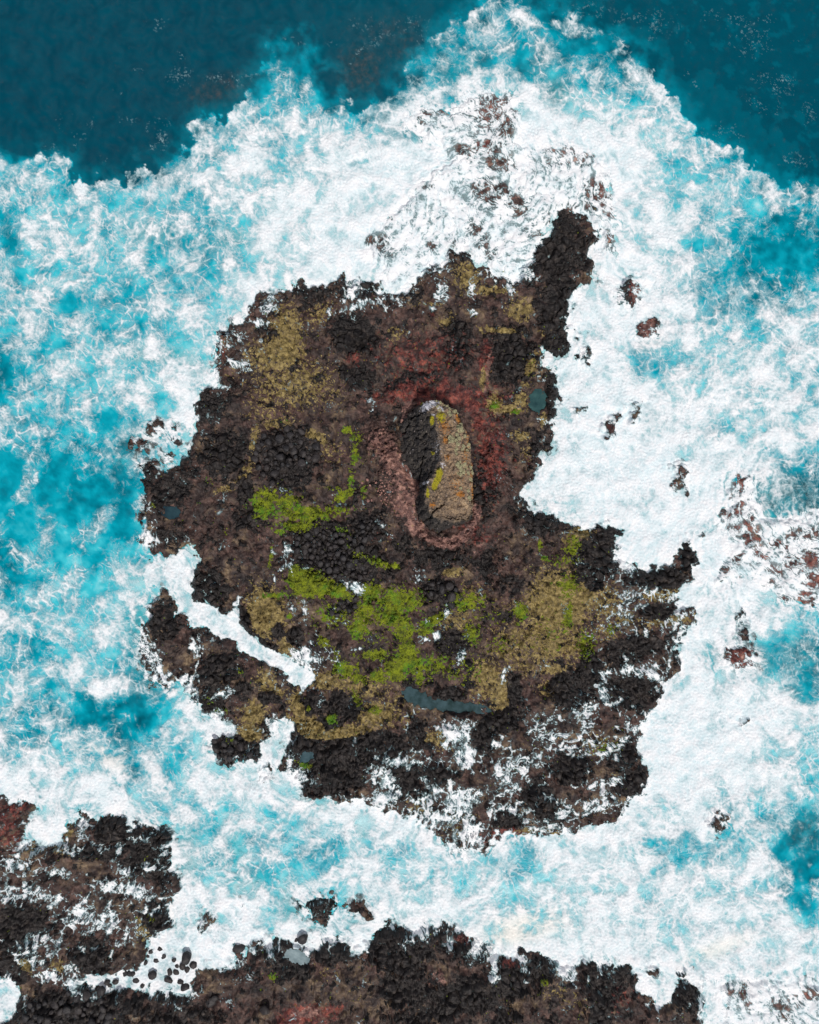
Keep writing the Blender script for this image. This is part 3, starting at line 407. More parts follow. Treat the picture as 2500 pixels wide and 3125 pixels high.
def fields(X, Y, foam=True):
    """everything known about the points (photo px coordinates)"""
    R = {}
    wx = 6.5*fbm(X, Y, 64, 11, 4, .5); wy = 6.5*fbm(X, Y, 64, 12, 4, .5)
    wsc = 1 - .65*blobs([(760,1940,180,70,1,38),(560,1780,90,70,.6,40),(1300,1400,200,200,0)], X, Y)
    wx = wx*wsc; wy = wy*wsc
    sd = csamp(LAND_SDF, X + wx, Y + wy)
    R['sd'] = sd
    gi = np.clip(np.round((X + wx - CX0)/CS).astype(int), 0, LAND_ID.shape[1]-1)
    gj = np.clip(np.round((Y + wy - CY0)/CS).astype(int), 0, LAND_ID.shape[0]-1)
    R['id'] = LAND_ID[gj, gi]
    isl = (R['id'] <= 1).astype(F4)
    # ---- rock kinds
    n1 = fbm(X, Y, 26, 21, 5, .75); n2 = fbm(X, Y, 34, 25, 5, .75); n3 = fbm(X, Y, 60, 31, 4, .65)
    lace = 1 - np.minimum(1, np.abs(fbm(X, Y, 42, 35, 3, .5))*2.2)
    nf = fbm(X, Y, 15, 27, 3, .85)
    och = blobs(OCH, X, Y); grn = blobs(GRN, X, Y)
    drk = sstep(.36, .60, blobs(DRK, X, Y) + .13*n3 + .09*n1 + .05*nf)
    drk = np.maximum(drk, .8*sstep(.9, 1.5, n3 + .4*n2))
    c1_, c2_, _ = worley(X + 5*noise(X, Y, 40, 37) + 1.5*noise(X, Y, 12, 38), Y + 5*noise(X, Y, 40, 39) + 1.5*noise(X, Y, 12, 40), 30, 8)
    crack = np.exp(-((c2_ - c1_)/.10)**1.3)
    R['ochre'] = sstep(.46, .70, och*.95 + .13*n1 + .13*nf + .26*(lace - .5) + (.10 + .40*crack*sstep(-.2, 1.0, n3 + .3*nf))*(R['id'] == 0)) * (1 - .75*drk*(och < .9))
    R['green'] = sstep(.50, .82, grn*.98 + .15*n2 + .15*nf)
    R['red'] = sstep(.3, .95, blobs(RED, X, Y) + .14*n2 + .10*nf)
    R['pink'] = sstep(.36, .85, blobs(PNK, X, Y) + .12*n1 + .07*nf)
    R['pink'] = np.where((R['id'] >= 2) & (R['id'] <= 4), np.maximum(R['pink'], .42 + .1*n1), R['pink'])
    R['dark'] = np.where((R['id'] >= 2) & (R['id'] <= 4), drk*.55, drk)
    # ---- relief
    bx = X + 3*noise(X, Y, 50, 41); by = Y + 3*noise(X, Y, 50, 42)
    e1, e2, eh = worley(X + 14*noise(X, Y, 120, 141) + 4*noise(X, Y, 34, 142), Y + 14*noise(X, Y, 120, 143) + 4*noise(X, Y, 34, 144), 92, 15)
    pe_ = sstep(0, .10, e2 - e1)
    R['plate'] = (eh*pe_ + .5*(1 - pe_)).astype(F4)
    f1, f2, h = worley(bx, by, 24, 5, .95)
    g1, g2, g = worley(bx + .8*noise(X, Y, 18, 43), by, 11, 6, .95)
    dome = np.sqrt(np.clip(1 - (f1/.78)**2, 0, 1)) * (.55 + .6*h) * sstep(0, .1, f2 - f1)
    dome2 = np.sqrt(np.clip(1 - (g1/.8)**2, 0, 1)) * (.4 + .8*g) * sstep(0, .1, g2 - g1)
    R['bould0'] = 0
    mixb = sstep(-.6, .6, noise(X, Y, 190, 47))
    bould = dome*mixb*.75 + dome2*(1 - mixb)*.45
    plate = .16*fbm(X, Y, 150, 51, 3) + .05*fbm(X, Y, 34, 52, 4, .6)
    terr = fbm(X, Y, 260, 57, 2)
    plate = plate + .12*sstep(.1, .2, terr) + .10*sstep(-.5, -.4, terr)
    plate = plate + .34*(eh - .5)*sstep(0, .16, e2 - e1) - .10*np.exp(-((e2 - e1)/.05)**2)
    reefm = ((R['id'] >= 2) & (R['id'] <= 4)).astype(F4)
    bould = bould*(1 - .7*reefm); plate = plate*(1 - .4*reefm)
    base = .85*sstep(-14, 26, sd) - .35 + .25*sstep(20, 160, sd)
    smallm = (R['id'] >= 6)
    base = np.where(smallm, .6*sstep(-14, 16, sd) - .28, base)
    base = np.where((R['id'] >= 2) & ~smallm, .55*sstep(-14, 26, sd) - .28, base)
    edge = sstep(6, 26, sd)
    z = base + plate*edge + (bould - .2)*np.maximum(drk, (1 - edge)*.8*(sd > -20))*(1 - R['pink'])
    # mound + apron + gullies around the stack
    mnd = blobs([(1165, 1368, 58, 68, 1, -20)], X, Y); apr = blobs([(1235,1500,50,100,1,-25),(1240,1300,22,80,.7,0),(1350,1440,120,190,1,0)], X, Y)
    z = z + 1.7*mnd*(1 + .10*n1) + .55*apr*(1 + .10*n1) + .05*n1*R['ochre']*.3
    z = z - .22*blobs([(1500,1440,50,150,1,0),(1130,1160,60,20,1,20),(1640,1090,60,60,.5),(1560,2110,18,60,1),(1760,2100,60,50,1)], X, Y)
    z = z + .5*blobs(COLLAR, X, Y)*(1 + .3*n1)
    z = np.where((sd > 12) & (R['id'] <= 1), np.maximum(z, .12 + .05*n1), z)
    for p in POOLS:
        pe = 1.15 - pool_field(p, X, Y)
        z = np.where(pe > -.5, z*(1 - sstep(-.5, .1, pe)) + sstep(-.5, .1, pe)*(.55 if p[1] < 2600 else .5), z) - .35*sstep(-.05, .35, pe)
    R['z'] = z.astype(F4)
    # ---- water tone
    dl = csamp(SDF['deepl'], X + 1.3*wx, Y + 1.3*wy); dr = csamp(SDF['deepr'], X + 1.3*wx, Y + 1.3*wy)
    deep = np.maximum(dl, dr); deep = np.where((X < -100) & (Y < 455) | (X > 2600) & (Y < 560) | (Y < -100), np.maximum(deep, 60), deep)
    wx2 = 20*fbm(X, Y, 170, 61, 3, .45); wy2 = 20*fbm(X, Y, 170, 62, 3, .45)
    tone = gsamp(grid(TONE), X + wx2, Y + wy2)
    D = gsamp(grid(FOAM), X + wx2, Y + wy2)
    big = fbm(X, Y, 90, 65, 4, .6)
    off = sstep(2700, 3300, X) + sstep(-200, -900, X) + sstep(-100, -500, Y)
    tone = np.maximum(tone + .075*big, .05)
    tone = np.where(deep > 0, np.minimum(tone, .02 + .16*sstep(60, 0, deep) + .09*sstep(500, 2000, X) + .008*big) + 0*big, tone)
    ls = np.clip(blobs(LESS, X + .6*wx2, Y + .6*wy2)*1.5, 0, 1)
    tone = tone - ls*np.clip(tone - .47 - .05*big, 0, 1)
    R['tone'] = np.clip(tone, 0, 1)
    R['sub'] = np.clip(blobs(SUB, X, Y)*(1 + .18*n1) + .12*np.clip(n2 - 1.1, 0, 2)*(deep > 20) + .25*sstep(-40, 0, sd)*(.6 + .4*noise(X, Y, 30, 66)), 0, 1)
    if not foam:
        return R
    # ---- foam pattern
    X1 = X + 9*noise(X, Y, 170, 71) + 2.6*noise(X, Y, 52, 72) + .8*noise(X, Y, 19, 77); Y1 = Y + 9*noise(X, Y, 170, 73) + 2.6*noise(X, Y, 52, 74) + .8*noise(X, Y, 19, 78)
    a1, a2, ah = worley(X1, Y1, 36, 9)
    X2 = X1 + 1.6*noise(X, Y, 30, 75); Y2 = Y1 + 1.6*noise(X, Y, 30, 76)
    b1, b2, bh = worley(X2, Y2, 17, 10)
    d1, d2, dh = worley(X1 + 3*noise(X, Y, 40, 79), Y1*1.1, 74, 13)
    v1 = np.exp(-((a2 - a1)/.15)**1.3)
    v2 = np.exp(-((b2 - b1)/.24)**1.4)
    v0 = np.exp(-((d2 - d1)/.09)**1.2)
    r1 = np.exp(-(np.abs(noise(X1, Y1, 30, 81))/.12)**1.3)
    r2 = np.exp(-(np.abs(noise(X1, Y1, 90, 82))/.05)**1.3)
    r3 = np.exp(-np.abs(noise(X, Y, 9, 83))/.3)
    cl = fbm(X + .4*(X1 - X), Y + .4*(Y1 - Y), 110, 85, 5, .60)
    reg = sstep(-.8, .8, noise(X, Y, 230, 87))
    br = .5 + .5*sstep(-.8, .9, fbm(X, Y, 46, 89, 3, .8))
    VN = np.maximum(np.maximum(v1*(.55 + .45*reg), v2*(.8 - .4*reg)), np.maximum(np.maximum(.6*r1*(1 - reg), .9*v0), .7*r2))*br
    P = .55*VN + .36*cl + .16*(1 - np.exp(-a1*a1*3)) + .12*fbm(X, Y, 13, 88, 2, .8)
    P = rank(P)
    # ---- streaks (integrated along the flow)
    e = 3.0
    p0 = noise(X, Y, 120, 91)*1.0 + .5*noise(X, Y, 50, 92)
    def pot(x, y): return 1.5*noise(x, y, 300, 91) + .34*noise(x, y, 105, 92) + .05*noise(x, y, 45, 109)
    u = (pot(X, Y + e) - pot(X, Y - e))/(2*e)*22; v = -(pot(X + e, Y) - pot(X - e, Y))/(2*e)*22
    th = 1.9 + 1.3*noise(X, Y, 1300, 121)
    u = u + 1.1*np.cos(th); v = v + 1.1*np.sin(th)
    for (fx, fy, fr, st) in FLOWR:
        if st:
            dx = X - fx; dy = Y - fy; r = np.sqrt(dx*dx + dy*dy) + 20
            k = 3*st*np.exp(-(r/fr)**2); u = u + k*dx/r; v = v + k*dy/r
    for (fx, fy, fr, an) in FLOWD:
        k = 2.2*np.exp(-((X - fx)**2 + (Y - fy)**2)/(fr*fr)*1.1)
        u = u + k*math.cos(math.radians(an)); v = v + k*math.sin(math.radians(an))
    m = np.sqrt(u*u + v*v) + 1e-3; u /= m; v /= m
    U = u.astype(F4); V = v.astype(F4)
    H, W = X.shape
    R_xs = X[0]; R_ys = Y[:, 0]
    lutx = np.searchsorted(R_xs, np.arange(-1000, 3600)).clip(0, W-1); luty = np.searchsorted(R_ys, np.arange(-1000, 4200)).clip(0, H-1)
    msk = np.ones(X.shape, bool)
    X0 = X[msk]; Y0 = Y[msk]; ac = np.zeros(X0.shape, F4); ac2 = np.zeros(X0.shape, F4); ac3 = np.zeros(X0.shape, F4); acs = np.zeros(X0.shape, F4)
    for sgn in (1, -1):
        px = X0 + 3.2*noise(X0, Y0, 38, 131) + .9*noise(X0, Y0, 16, 132); py = Y0 + 3.2*noise(X0, Y0, 38, 133) + .9*noise(X0, Y0, 16, 134)
        for i in range(16):
            ii = lutx[np.clip(px + 1000, 0, 4599).astype(np.int32)]; jj = luty[np.clip(py + 1000, 0, 5199).astype(np.int32)]
            st_ = 4.4 if i < 10 else 9.
            px = px + sgn*st_*U[jj, ii]; py = py + sgn*st_*V[jj, ii]
            nn_ = noise(px, py, 8, 95) if i < 11 else 0
            if i < 11: ac += nn_
            if i < 5: acs += nn_
            if i % 2 == 0: ac2 += noise(px, py, 24, 96)
            if i % 3 == 0: ac3 += noise(px, py, 60, 108)
    acc = np.zeros(X.shape, F4); acc2 = np.zeros(X.shape, F4)
    acc = (ac/ac.std()).reshape(X.shape); acc2 = (ac2/ac2.std()).reshape(X.shape); acc3 = (ac3/ac3.std()).reshape(X.shape); accs = (acs/acs.std()).reshape(X.shape)
    S = .40*acc + .35*accs + .6*acc2 + .7*cl + 1.0*v2 + .8*v1 + .6*noise(X, Y, 34, 122) + .2*noise(X, Y, 8, 90) - bould
    S = S + 1e-4; qs = np.quantile(S[sd > -60][::29], np.linspace(0, 1, 201)) + np.arange(201)*1e-7; S = np.interp(S, qs, np.linspace(0, 1, 201)).astype(F4)
    ws = sstep(-50, 0, sd)
    R['sw'] = ws
    # ---- density
    rim = sstep(0, 10, -deep) * 1.0
    frontP = np.exp(-np.clip(-deep, 0, 400)/26.)
    Dw = np.clip(D*1.35 - .385 + .10*noise(X, Y, 160, 97), 0, 1.05)*rim + .10*frontP*rim
    less = blobs(LESS, X + .6*wx2, Y + .6*wy2)*(1 + .2*cl); more = blobs(MORE, X + .5*wx2, Y + .5*wy2)*(1 + .2*cl)
    Dw = Dw*(1 - .85*np.clip(less, 0, 1)) + more*rim
    # nearshore seas are thicker
    Dw = Dw + .06*sstep(-90, -10, sd)*rim*isl
    # scattered wisps over the deep water
    wisp = blobs(WISP, X, Y)*sstep(.1, 1.2, fbm(X, Y, 14, 99, 3, .8) + .5*cl) * (deep > 0)
    WSP = wisp
    Dw = Dw + (.045*acc3 + .03*acc2)*rim*sstep(.1, .4, Dw)
    wash = blobs(WASH, X, Y); dry = blobs(DRYN, X, Y)
    aw = np.where(R['id'] >= 2, np.where(smallm, .42, .80), 0.0)
    aw = np.where(R['id'] == 5, .12, aw)
    Dl = np.maximum(aw, wash*1.0)
    Dl = np.maximum(Dl, .44*sstep(-10, 40, csamp(SDF['sfl'], X + 3*wx, Y + 3*wy)) + .04*cl)
    Dl = np.maximum(Dl, .52*sstep(-10, 30, csamp(SDF['lfl'], X + 3*wx, Y + 3*wy)))
    Dl = np.where(smallm, Dl*.8, Dl - .66*np.clip(dry, 0, 1)*sstep(-.1, .3, Dl))
    chn = sstep(-60, -25, csamp(SDF['channel'], X, Y))
    Dl = Dl + (.50*np.exp(-np.clip(sd, 0, 200)/7.)*(.5 + .6*noise(X, Y, 45, 98)) + .34*np.exp(-np.clip(sd, 0, 200)/26.)*sstep(-.4, 1.2, noise(X, Y, 70, 93)))*(R['id'] != 5)*(1 - .75*chn)
    Dl = Dl - .5*np.clip(bould*2.2 - .25, 0, 1)*sstep(.95, .5, Dl)
    Dl = np.clip(Dl, 0, 1)
    lm = sstep(-5, 3, sd)
    Dn = Dw*(1 - lm) + Dl*lm
    chan = csamp(SDF['channel'], X + .8*wx, Y + .8*wy)
    Dn = np.where(chan > 2, np.maximum(Dn, .80 + .16*sstep(500, 760, X)), Dn)
    Pn = P*(1 - ws) + S*ws
    Pn = np.where(chan > 0, .5*P + .5*S, Pn)
    lw = np.clip(lm + .5*ws, 0, 1)
    sm = np.clip(.06 + .28*sstep(-.5, .9, noise(X, Y, 300, 110)) + .3*sstep(-160, -20, sd), 0, 1)
    SV = np.maximum(np.exp(-(np.abs(acc - .2)/.30)**1.5)*sstep(-.8, .8, acc2 + .4*cl), .9*np.exp(-(np.abs(acc2)/.13)**1.4)*br)
    VN = np.maximum(VN*(1 - .55*sm), SV*sm)
    sw_ = .24 + .12*(R['id'] >= 2)
    A = .97*sstep(1 - Dn - sw_, 1 - Dn + .20, Pn)
    A = np.maximum(A, .6*np.exp(-(np.abs(accs + .4*cl)/.2)**2)*sstep(.15, .45, Dn)*(.15 + .85*sstep(.3, .75, S)))
    q = Dn*1.04 - .10 + (.12*cl + .02*acc2 + .04*fbm(X, Y, 15, 88, 2, .8) + .12*(.5 - np.exp(-a1*a1*5)) + .08*(bh - .5) + .10*(ah - .5))*sstep(0, .3, Dn)
    milk = sstep(.02, .98, q)*.97
    vein = np.clip(VN*1.4 - .24, 0, 1)*sstep(.10, .42, Dn + .10*cl + .1*VN)
    Aw = 1 - (1 - milk)*(1 - .92*vein)
    A = Aw*(1 - lw) + A*lw
    A = np.maximum(A, .34*sstep(.3, .8, Dn)*(R['id'] >= 2)*(R['id'] <= 4)*lw)
    A = np.maximum(A, .30*sstep(.2, .7, Dn)*lw*(R['id'] < 2)*(.6 + .4*acc2))
    A = A*sstep(.02, .12, Dn)
    A = np.clip(np.maximum(A, .5*WSP*sstep(.25, .8, VN + .25*r3)), 0, 1)
    R['tex'] = np.clip(.12 + .50*VN*(1 - ws) + .45*S*ws + .10*cl + .05*acc2 + .03*acc3 + .10, 0, 1)
    R['A'] = A.astype(F4); R['P'] = Pn; R['D'] = Dn; R['cl'] = cl
    R['cream'] = blobs([(1600,2840,110,40,.8,-10),(1560,2860,60,30,.9),(2200,2905,90,24,.6,-20),(330,2320,90,30,.5,20),(400,2240,60,24,.3)], X, Y)
    return R
#==END FIELDS==

# ------------------------------------------------------------------ world grid
STEP = 2.2
CXP, CYP = 1250., 1562.5
inner_x = np.arange(-60, 2561, STEP); inner_y = np.arange(-60, 3186, STEP)
g = [STEP*1.07**i for i in range(1, 84)]
gs = np.cumsum(g)
XS = np.concatenate([inner_x[0] - gs[::-1], inner_x, inner_x[-1] + gs]).astype(F4)
YS = np.concatenate([inner_y[0] - gs[::-1], inner_y, inner_y[-1] + gs]).astype(F4)
GX, GY = np.meshgrid(XS, YS)
R = fields(GX, GY)
H, W_ = GX.shape
WX = ((GX - CXP)*M).astype(F4); WY = ((CYP - GY)*M).astype(F4)

def make_mesh(name, co, quads, attrs, mat, smooth=True):
    me = bpy.data.meshes.new(name)
    nv, nf = len(co), len(quads)
    me.vertices.add(nv); me.vertices.foreach_set("co", co.astype(F4).ravel())
    me.loops.add(nf*4); me.loops.foreach_set("vertex_index", quads.astype(np.int32).ravel())
    me.polygons.add(nf)
    me.polygons.foreach_set("loop_start", np.arange(0, nf*4, 4, dtype=np.int32))
    me.polygons.foreach_set("loop_total", np.full(nf, 4, np.int32))
    me.polygons.foreach_set("use_smooth", np.full(nf, smooth, bool))
    for k, v in attrs.items():
        if v.ndim == 1:
            a = me.attributes.new(k, 'FLOAT', 'POINT'); a.data.foreach_set("value", v.astype(F4))
        else:
            a = me.attributes.new(k, 'FLOAT_COLOR', 'POINT'); a.data.foreach_set("color", v.astype(F4).ravel())
    me.update(calc_edges=True)
    me.materials.append(mat)
    ob = bpy.data.objects.new(name, me)
    SC.collection.objects.link(ob)
    return ob
def sheet(name, WX, WY, Z, fmask, attrs, mat, smooth=True):
    """mesh of the grid cells where fmask (per cell) is true"""
    h, w_ = Z.shape
    j, i = np.nonzero(fmask)
    a = j*w_ + i
    q = np.stack([a, a + w_, a + w_ + 1, a + 1], 1)
    used, inv = np.unique(q, return_inverse=True)
    q = inv.reshape(-1, 4)
    co = np.stack([WX.ravel()[used], WY.ravel()[used], Z.ravel()[used]], 1)
    at = {k: (v.reshape(-1, v.shape[-1])[used] if v.ndim == 3 else v.ravel()[used]) for k, v in attrs.items()}
    return make_mesh(name, co, q, at, mat, smooth)
def cell(a, f=np.maximum):
    return f(f(a[:-1, :-1], a[1:, :-1]), f(a[:-1, 1:], a[1:, 1:]))
def setp(o, label=None, cat=None, group=None, kind=None):
    if label: o['label'] = label
    if cat: o['category'] = cat
    if group: o['group'] = group
    if kind: o['kind'] = kind
    return o

# ------------------------------------------------------------------ materials
def new_mat(name):
    m = bpy.data.materials.new(name); m.use_nodes = True
    nt = m.node_tree
    return m, nt, nt.nodes["Principled BSDF"]
def nd(nt, t, **k):
    n = nt.nodes.new(t)
    for a, b in k.items(): setattr(n, a, b)
    return n
def lk(nt, a, b): nt.links.new(a, b)
def srgb(r, g, b):
    f = lambda c: (c/255/12.92 if c/255 <= .04045 else ((c/255 + .055)/1.055)**2.4)
    return (f(r), f(g), f(b), 1)
def attr(nt, n):
    a = nd(nt, "ShaderNodeAttribute"); a.attribute_name = n; return a
def nz(nt, scale, detail=5, rough=.6, dist=0):
    tc = nd(nt, "ShaderNodeTexCoord")
    n = nd(nt, "ShaderNodeTexNoise"); n.inputs["Scale"].default_value = scale; n.inputs["Detail"].default_value = detail
    n.inputs["Roughness"].default_value = rough; n.inputs["Distortion"].default_value = dist
    lk(nt, tc.outputs["Object"], n.inputs["Vector"]); return n.outputs["Fac"]
def rampn(nt, fac, stops):
    r = nd(nt, "ShaderNodeValToRGB"); e = r.color_ramp.elements
    e[0].position = stops[0][0]; e[0].color = stops[0][1]
    e[1].position = stops[-1][0]; e[1].color = stops[-1][1]
    for p, c in stops[1:-1]:
        x = e.new(p); x.color = c
    lk(nt, fac, r.inputs[0]); return r.outputs[0]
def mixc(nt, fac, a, b, mode='MIX'):
    m = nd(nt, "ShaderNodeMix", data_type='RGBA', blend_type=mode)
    if isinstance(fac, float): m.inputs[0].default_value = fac
    else: lk(nt, fac, m.inputs[0])
    for s_, v in ((6, a), (7, b)):
        if isinstance(v, tuple): m.inputs[s_].default_value = v
        else: lk(nt, v, m.inputs[s_])
    return m.outputs[2]
def mth(nt, op, a, b=0.0, clamp=False):
    m = nd(nt, "ShaderNodeMath", operation=op, use_clamp=clamp)
    for i, v in ((0, a), (1, b)):
        if isinstance(v, (int, float)): m.inputs[i].default_value = v
        else: lk(nt, v, m.inputs[i])
    return m.outputs[0]
def bump(nt, h, strength, dist, bs):
    b = nd(nt, "ShaderNodeBump"); b.inputs["Strength"].default_value = strength; b.inputs["Distance"].default_value = dist
    lk(nt, h, b.inputs["Height"]); lk(nt, b.outputs[0], bs.inputs["Normal"])

def crisp(nt, a, n, amp=.9, w_=.16):
    """sharpen a soft survey mask with the rock's own texture"""
    v = mth(nt, 'ADD', a, mth(nt, 'MULTIPLY', mth(nt, 'SUBTRACT', n, .5), amp))
    m = nd(nt, "ShaderNodeMapRange"); m.interpolation_type = 'SMOOTHSTEP'
    m.inputs[1].default_value = .5 - w_; m.inputs[2].default_value = .5 + w_
    lk(nt, v, m.inputs[0]); return m.outputs[0]
def rock_material():
    m, nt, bs = new_mat("wet_basalt")
    k = nd(nt, "ShaderNodeSeparateColor"); lk(nt, attr(nt, "kinds").outputs["Color"], k.inputs[0])
    k2 = nd(nt, "ShaderNodeSeparateColor"); lk(nt, attr(nt, "kinds2").outputs["Color"], k2.inputs[0])
    na = nz(nt, .8, 7, .66, .4); nb = nz(nt, 1.4, 7, .72); nc = nz(nt, 2.2, 6, .75); nw = nz(nt, .33, 5, .6)
    pl = mth(nt, 'MULTIPLY', mth(nt, 'SUBTRACT', k2.outputs[2], .5), .13)
    nap = mth(nt, 'ADD', na, pl)
    brown = rampn(nt, nap, [(.34, srgb(24, 20, 22)), (.46, srgb(54, 45, 43)), (.53, srgb(76, 63, 56)), (.60, srgb(98, 83, 68)), (.70, srgb(140, 121, 96))])
    brown2 = rampn(nt, nb, [(.36, srgb(28, 23, 24)), (.5, srgb(66, 50, 46)), (.66, srgb(108, 84, 76))])
    brown = mixc(nt, rampn(nt, nw, [(.44, (0, 0, 0, 1)), (.58, (1, 1, 1, 1))]), brown, brown2)
    dark = rampn(nt, nb, [(.34, srgb(12, 11, 12)), (.5, srgb(34, 31, 31)), (.60, srgb(54, 49, 47)), (.72, srgb(90, 82, 76))])
    red = rampn(nt, nb, [(.36, srgb(46, 25, 27)), (.5, srgb(96, 49, 46)), (.64, srgb(158, 84, 70))])
    pink = rampn(nt, nb, [(.36, srgb(62, 46, 46)), (.5, srgb(116, 86, 80)), (.64, srgb(180, 140, 126))])
    och = rampn(nt, nc, [(.36, srgb(60, 52, 32)), (.5, srgb(122, 107, 64)), (.64, srgb(170, 152, 98))])
    c = mixc(nt, crisp(nt, k2.outputs[0], na, 1.0), brown, dark)
    c = mixc(nt, mth(nt, 'MULTIPLY', crisp(nt, k.outputs[2], na, .9, .35), .9), c, red)
    c = mixc(nt, mth(nt, 'MULTIPLY', crisp(nt, k2.outputs[1], na, 1.0, .3), .95), c, pink)
    c = mixc(nt, mth(nt, 'MULTIPLY', crisp(nt, k.outputs[0], nb, 1.5, .12), .92), c, och)
    grn = rampn(nt, nc, [(.36, srgb(46, 52, 22)), (.5, srgb(88, 96, 28)), (.66, srgb(128, 138, 40))])
    c = mixc(nt, mth(nt, 'MULTIPLY', crisp(nt, k.outputs[1], nb, 1.2, .15), .7), c, grn)
    lk(nt, c, bs.inputs["Base Color"])
    bs.inputs["Roughness"].default_value = .6
    bs.inputs["Specular IOR Level"].default_value = .3
    bump(nt, nz(nt, 2.0, 8, .7), .7, .11, bs)
    return m
ROCK = rock_material()

def boulder_material():
    m, nt, bs = new_mat("boulder_basalt")
    oi = nd(nt, "ShaderNodeObjectInfo")
    c = rampn(nt, nz(nt, 1.6, 8, .72), [(.3, srgb(16, 16, 18)), (.5, srgb(34, 33, 36)), (.7, srgb(64, 61, 61))])
    c = mixc(nt, mth(nt, 'MULTIPLY', oi.outputs["Random"], .45), c, rampn(nt, nz(nt, 2.0, 6, .7), [(.3, srgb(36, 30, 30)), (.7, srgb(80, 70, 66))]))
    lk(nt, c, bs.inputs["Base Color"]); bs.inputs["Roughness"].default_value = .6
    bump(nt, nz(nt, 6, 8, .7), .6, .06, bs)
    return m
BOULD = boulder_material()
def pink_stone_material():
    m, nt, bs = new_mat("pink_stone")
    oi = nd(nt, "ShaderNodeObjectInfo")
    c = rampn(nt, oi.outputs["Random"], [(0, srgb(96, 66, 64)), (.5, srgb(150, 104, 94)), (1, srgb(196, 152, 138))])
    c = mixc(nt, .5, c, rampn(nt, nz(nt, 8, 6, .7), [(.3, srgb(80, 58, 56)), (.7, srgb(190, 150, 138))]))
    lk(nt, c, bs.inputs["Base Color"]); bs.inputs["Roughness"].default_value = .8
    bump(nt, nz(nt, 12, 6, .7), .5, .04, bs)
    return m
PINKS = pink_stone_material()

def water_material():
    m, nt, bs = new_mat("sea_water")
    t = attr(nt, "tone").outputs["Fac"]
    t2 = mth(nt, 'ADD', t, mth(nt, 'MULTIPLY', mth(nt, 'SUBTRACT', nz(nt, .5, 6, .6, .6), .5), .05), True)
    c = rampn(nt, t2, [(0, srgb(0, 62, 80)), (.14, srgb(0, 90, 108)), (.34, srgb(0, 126, 146)), (.52, srgb(6, 158, 178)), (.7, srgb(62, 190, 204)), (.85, srgb(136, 212, 220)), (1, srgb(190, 226, 230))])
    reef = rampn(nt, nz(nt, 1.4, 8, .7), [(.34, srgb(14, 38, 44)), (.5, srgb(56, 58, 54)), (.66, srgb(100, 82, 72))])
    mot = rampn(nt, nz(nt, .9, 6, .65, 1.0), [(.52, (0, 0, 0, 1)), (.75, (.55, .55, .55, 1))])
    s_ = mth(nt, 'MULTIPLY', attr(nt, "sub").outputs["Fac"], mth(nt, 'ADD', .6, mot), True)
    c = mixc(nt, s_, c, reef)
    lk(nt, c, bs.inputs["Base Color"])
    bs.inputs["Roughness"].default_value = .22
    bs.inputs["IOR"].default_value = 1.33
    bs.inputs["Specular IOR Level"].default_value = .09
    bump(nt, nz(nt, .9, 6, .55, .8), .12, .25, bs)
    return m
WATER = water_material()
def foam_material():
    m, nt, bs = new_mat("sea_foam")
    tx = mth(nt, 'ADD', attr(nt, 'tex').outputs['Fac'], mth(nt, 'MULTIPLY', mth(nt, 'SUBTRACT', nz(nt, 1.3, 7, .65), .5), .4), True)
    c = rampn(nt, tx, [(.0, (.55, .72, .77, 1)), (.28, (.70, .81, .85, 1)), (.55, (.82, .87, .90, 1)), (.9, (.90, .915, .93, 1))])
    c = mixc(nt, mth(nt, 'MULTIPLY', attr(nt, "cream").outputs["Fac"], .6, True), c, (.90, .84, .72, 1))
    c = mixc(nt, rampn(nt, attr(nt, 'alpha').outputs['Fac'], [(.25, (1, 1, 1, 1)), (.85, (0, 0, 0, 1))]), c, (.46, .75, .81, 1))
    lk(nt, c, bs.inputs["Base Color"]); bs.inputs["Roughness"].default_value = .9; bs.inputs["Specular IOR Level"].default_value = .1
    bump(nt, nz(nt, 1.6, 8, .7), .35, .14, bs)
    tr = nd(nt, "ShaderNodeBsdfTransparent"); mx = nd(nt, "ShaderNodeMixShader")
    a = attr(nt, "alpha").outputs["Fac"]
    a = mth(nt, 'ADD', a, mth(nt, 'MULTIPLY', mth(nt, 'MULTIPLY', mth(nt, 'SUBTRACT', nz(nt, 7, 5, .7), .5), .9), mth(nt, 'MULTIPLY', a, mth(nt, 'SUBTRACT', 1.0, a))), True)
    lk(nt, a, mx.inputs[0]); lk(nt, tr.outputs[0], mx.inputs[1]); lk(nt, bs.outputs[0], mx.inputs[2])
    lk(nt, mx.outputs[0], nt.nodes["Material Output"].inputs[0])
    return m
FOAMM = foam_material()
def algae_material():
    m, nt, bs = new_mat("green_algae")
    c = rampn(nt, nz(nt, 1.9, 9, .85), [(.38, srgb(50, 58, 16)), (.46, srgb(98, 110, 12)), (.55, srgb(138, 150, 14)), (.68, srgb(150, 172, 24))])
    c = mixc(nt, rampn(nt, nz(nt, .7, 4, .6), [(.5, (0, 0, 0, 1)), (.68, (.7, .7, .7, 1))]), c, srgb(66, 140, 24))
    lk(nt, c, bs.inputs["Base Color"]); bs.inputs["Roughness"].default_value = .7
    bump(nt, nz(nt, 2.5, 8, .8), 1.0, .25, bs)
    return m
ALGAE = algae_material()

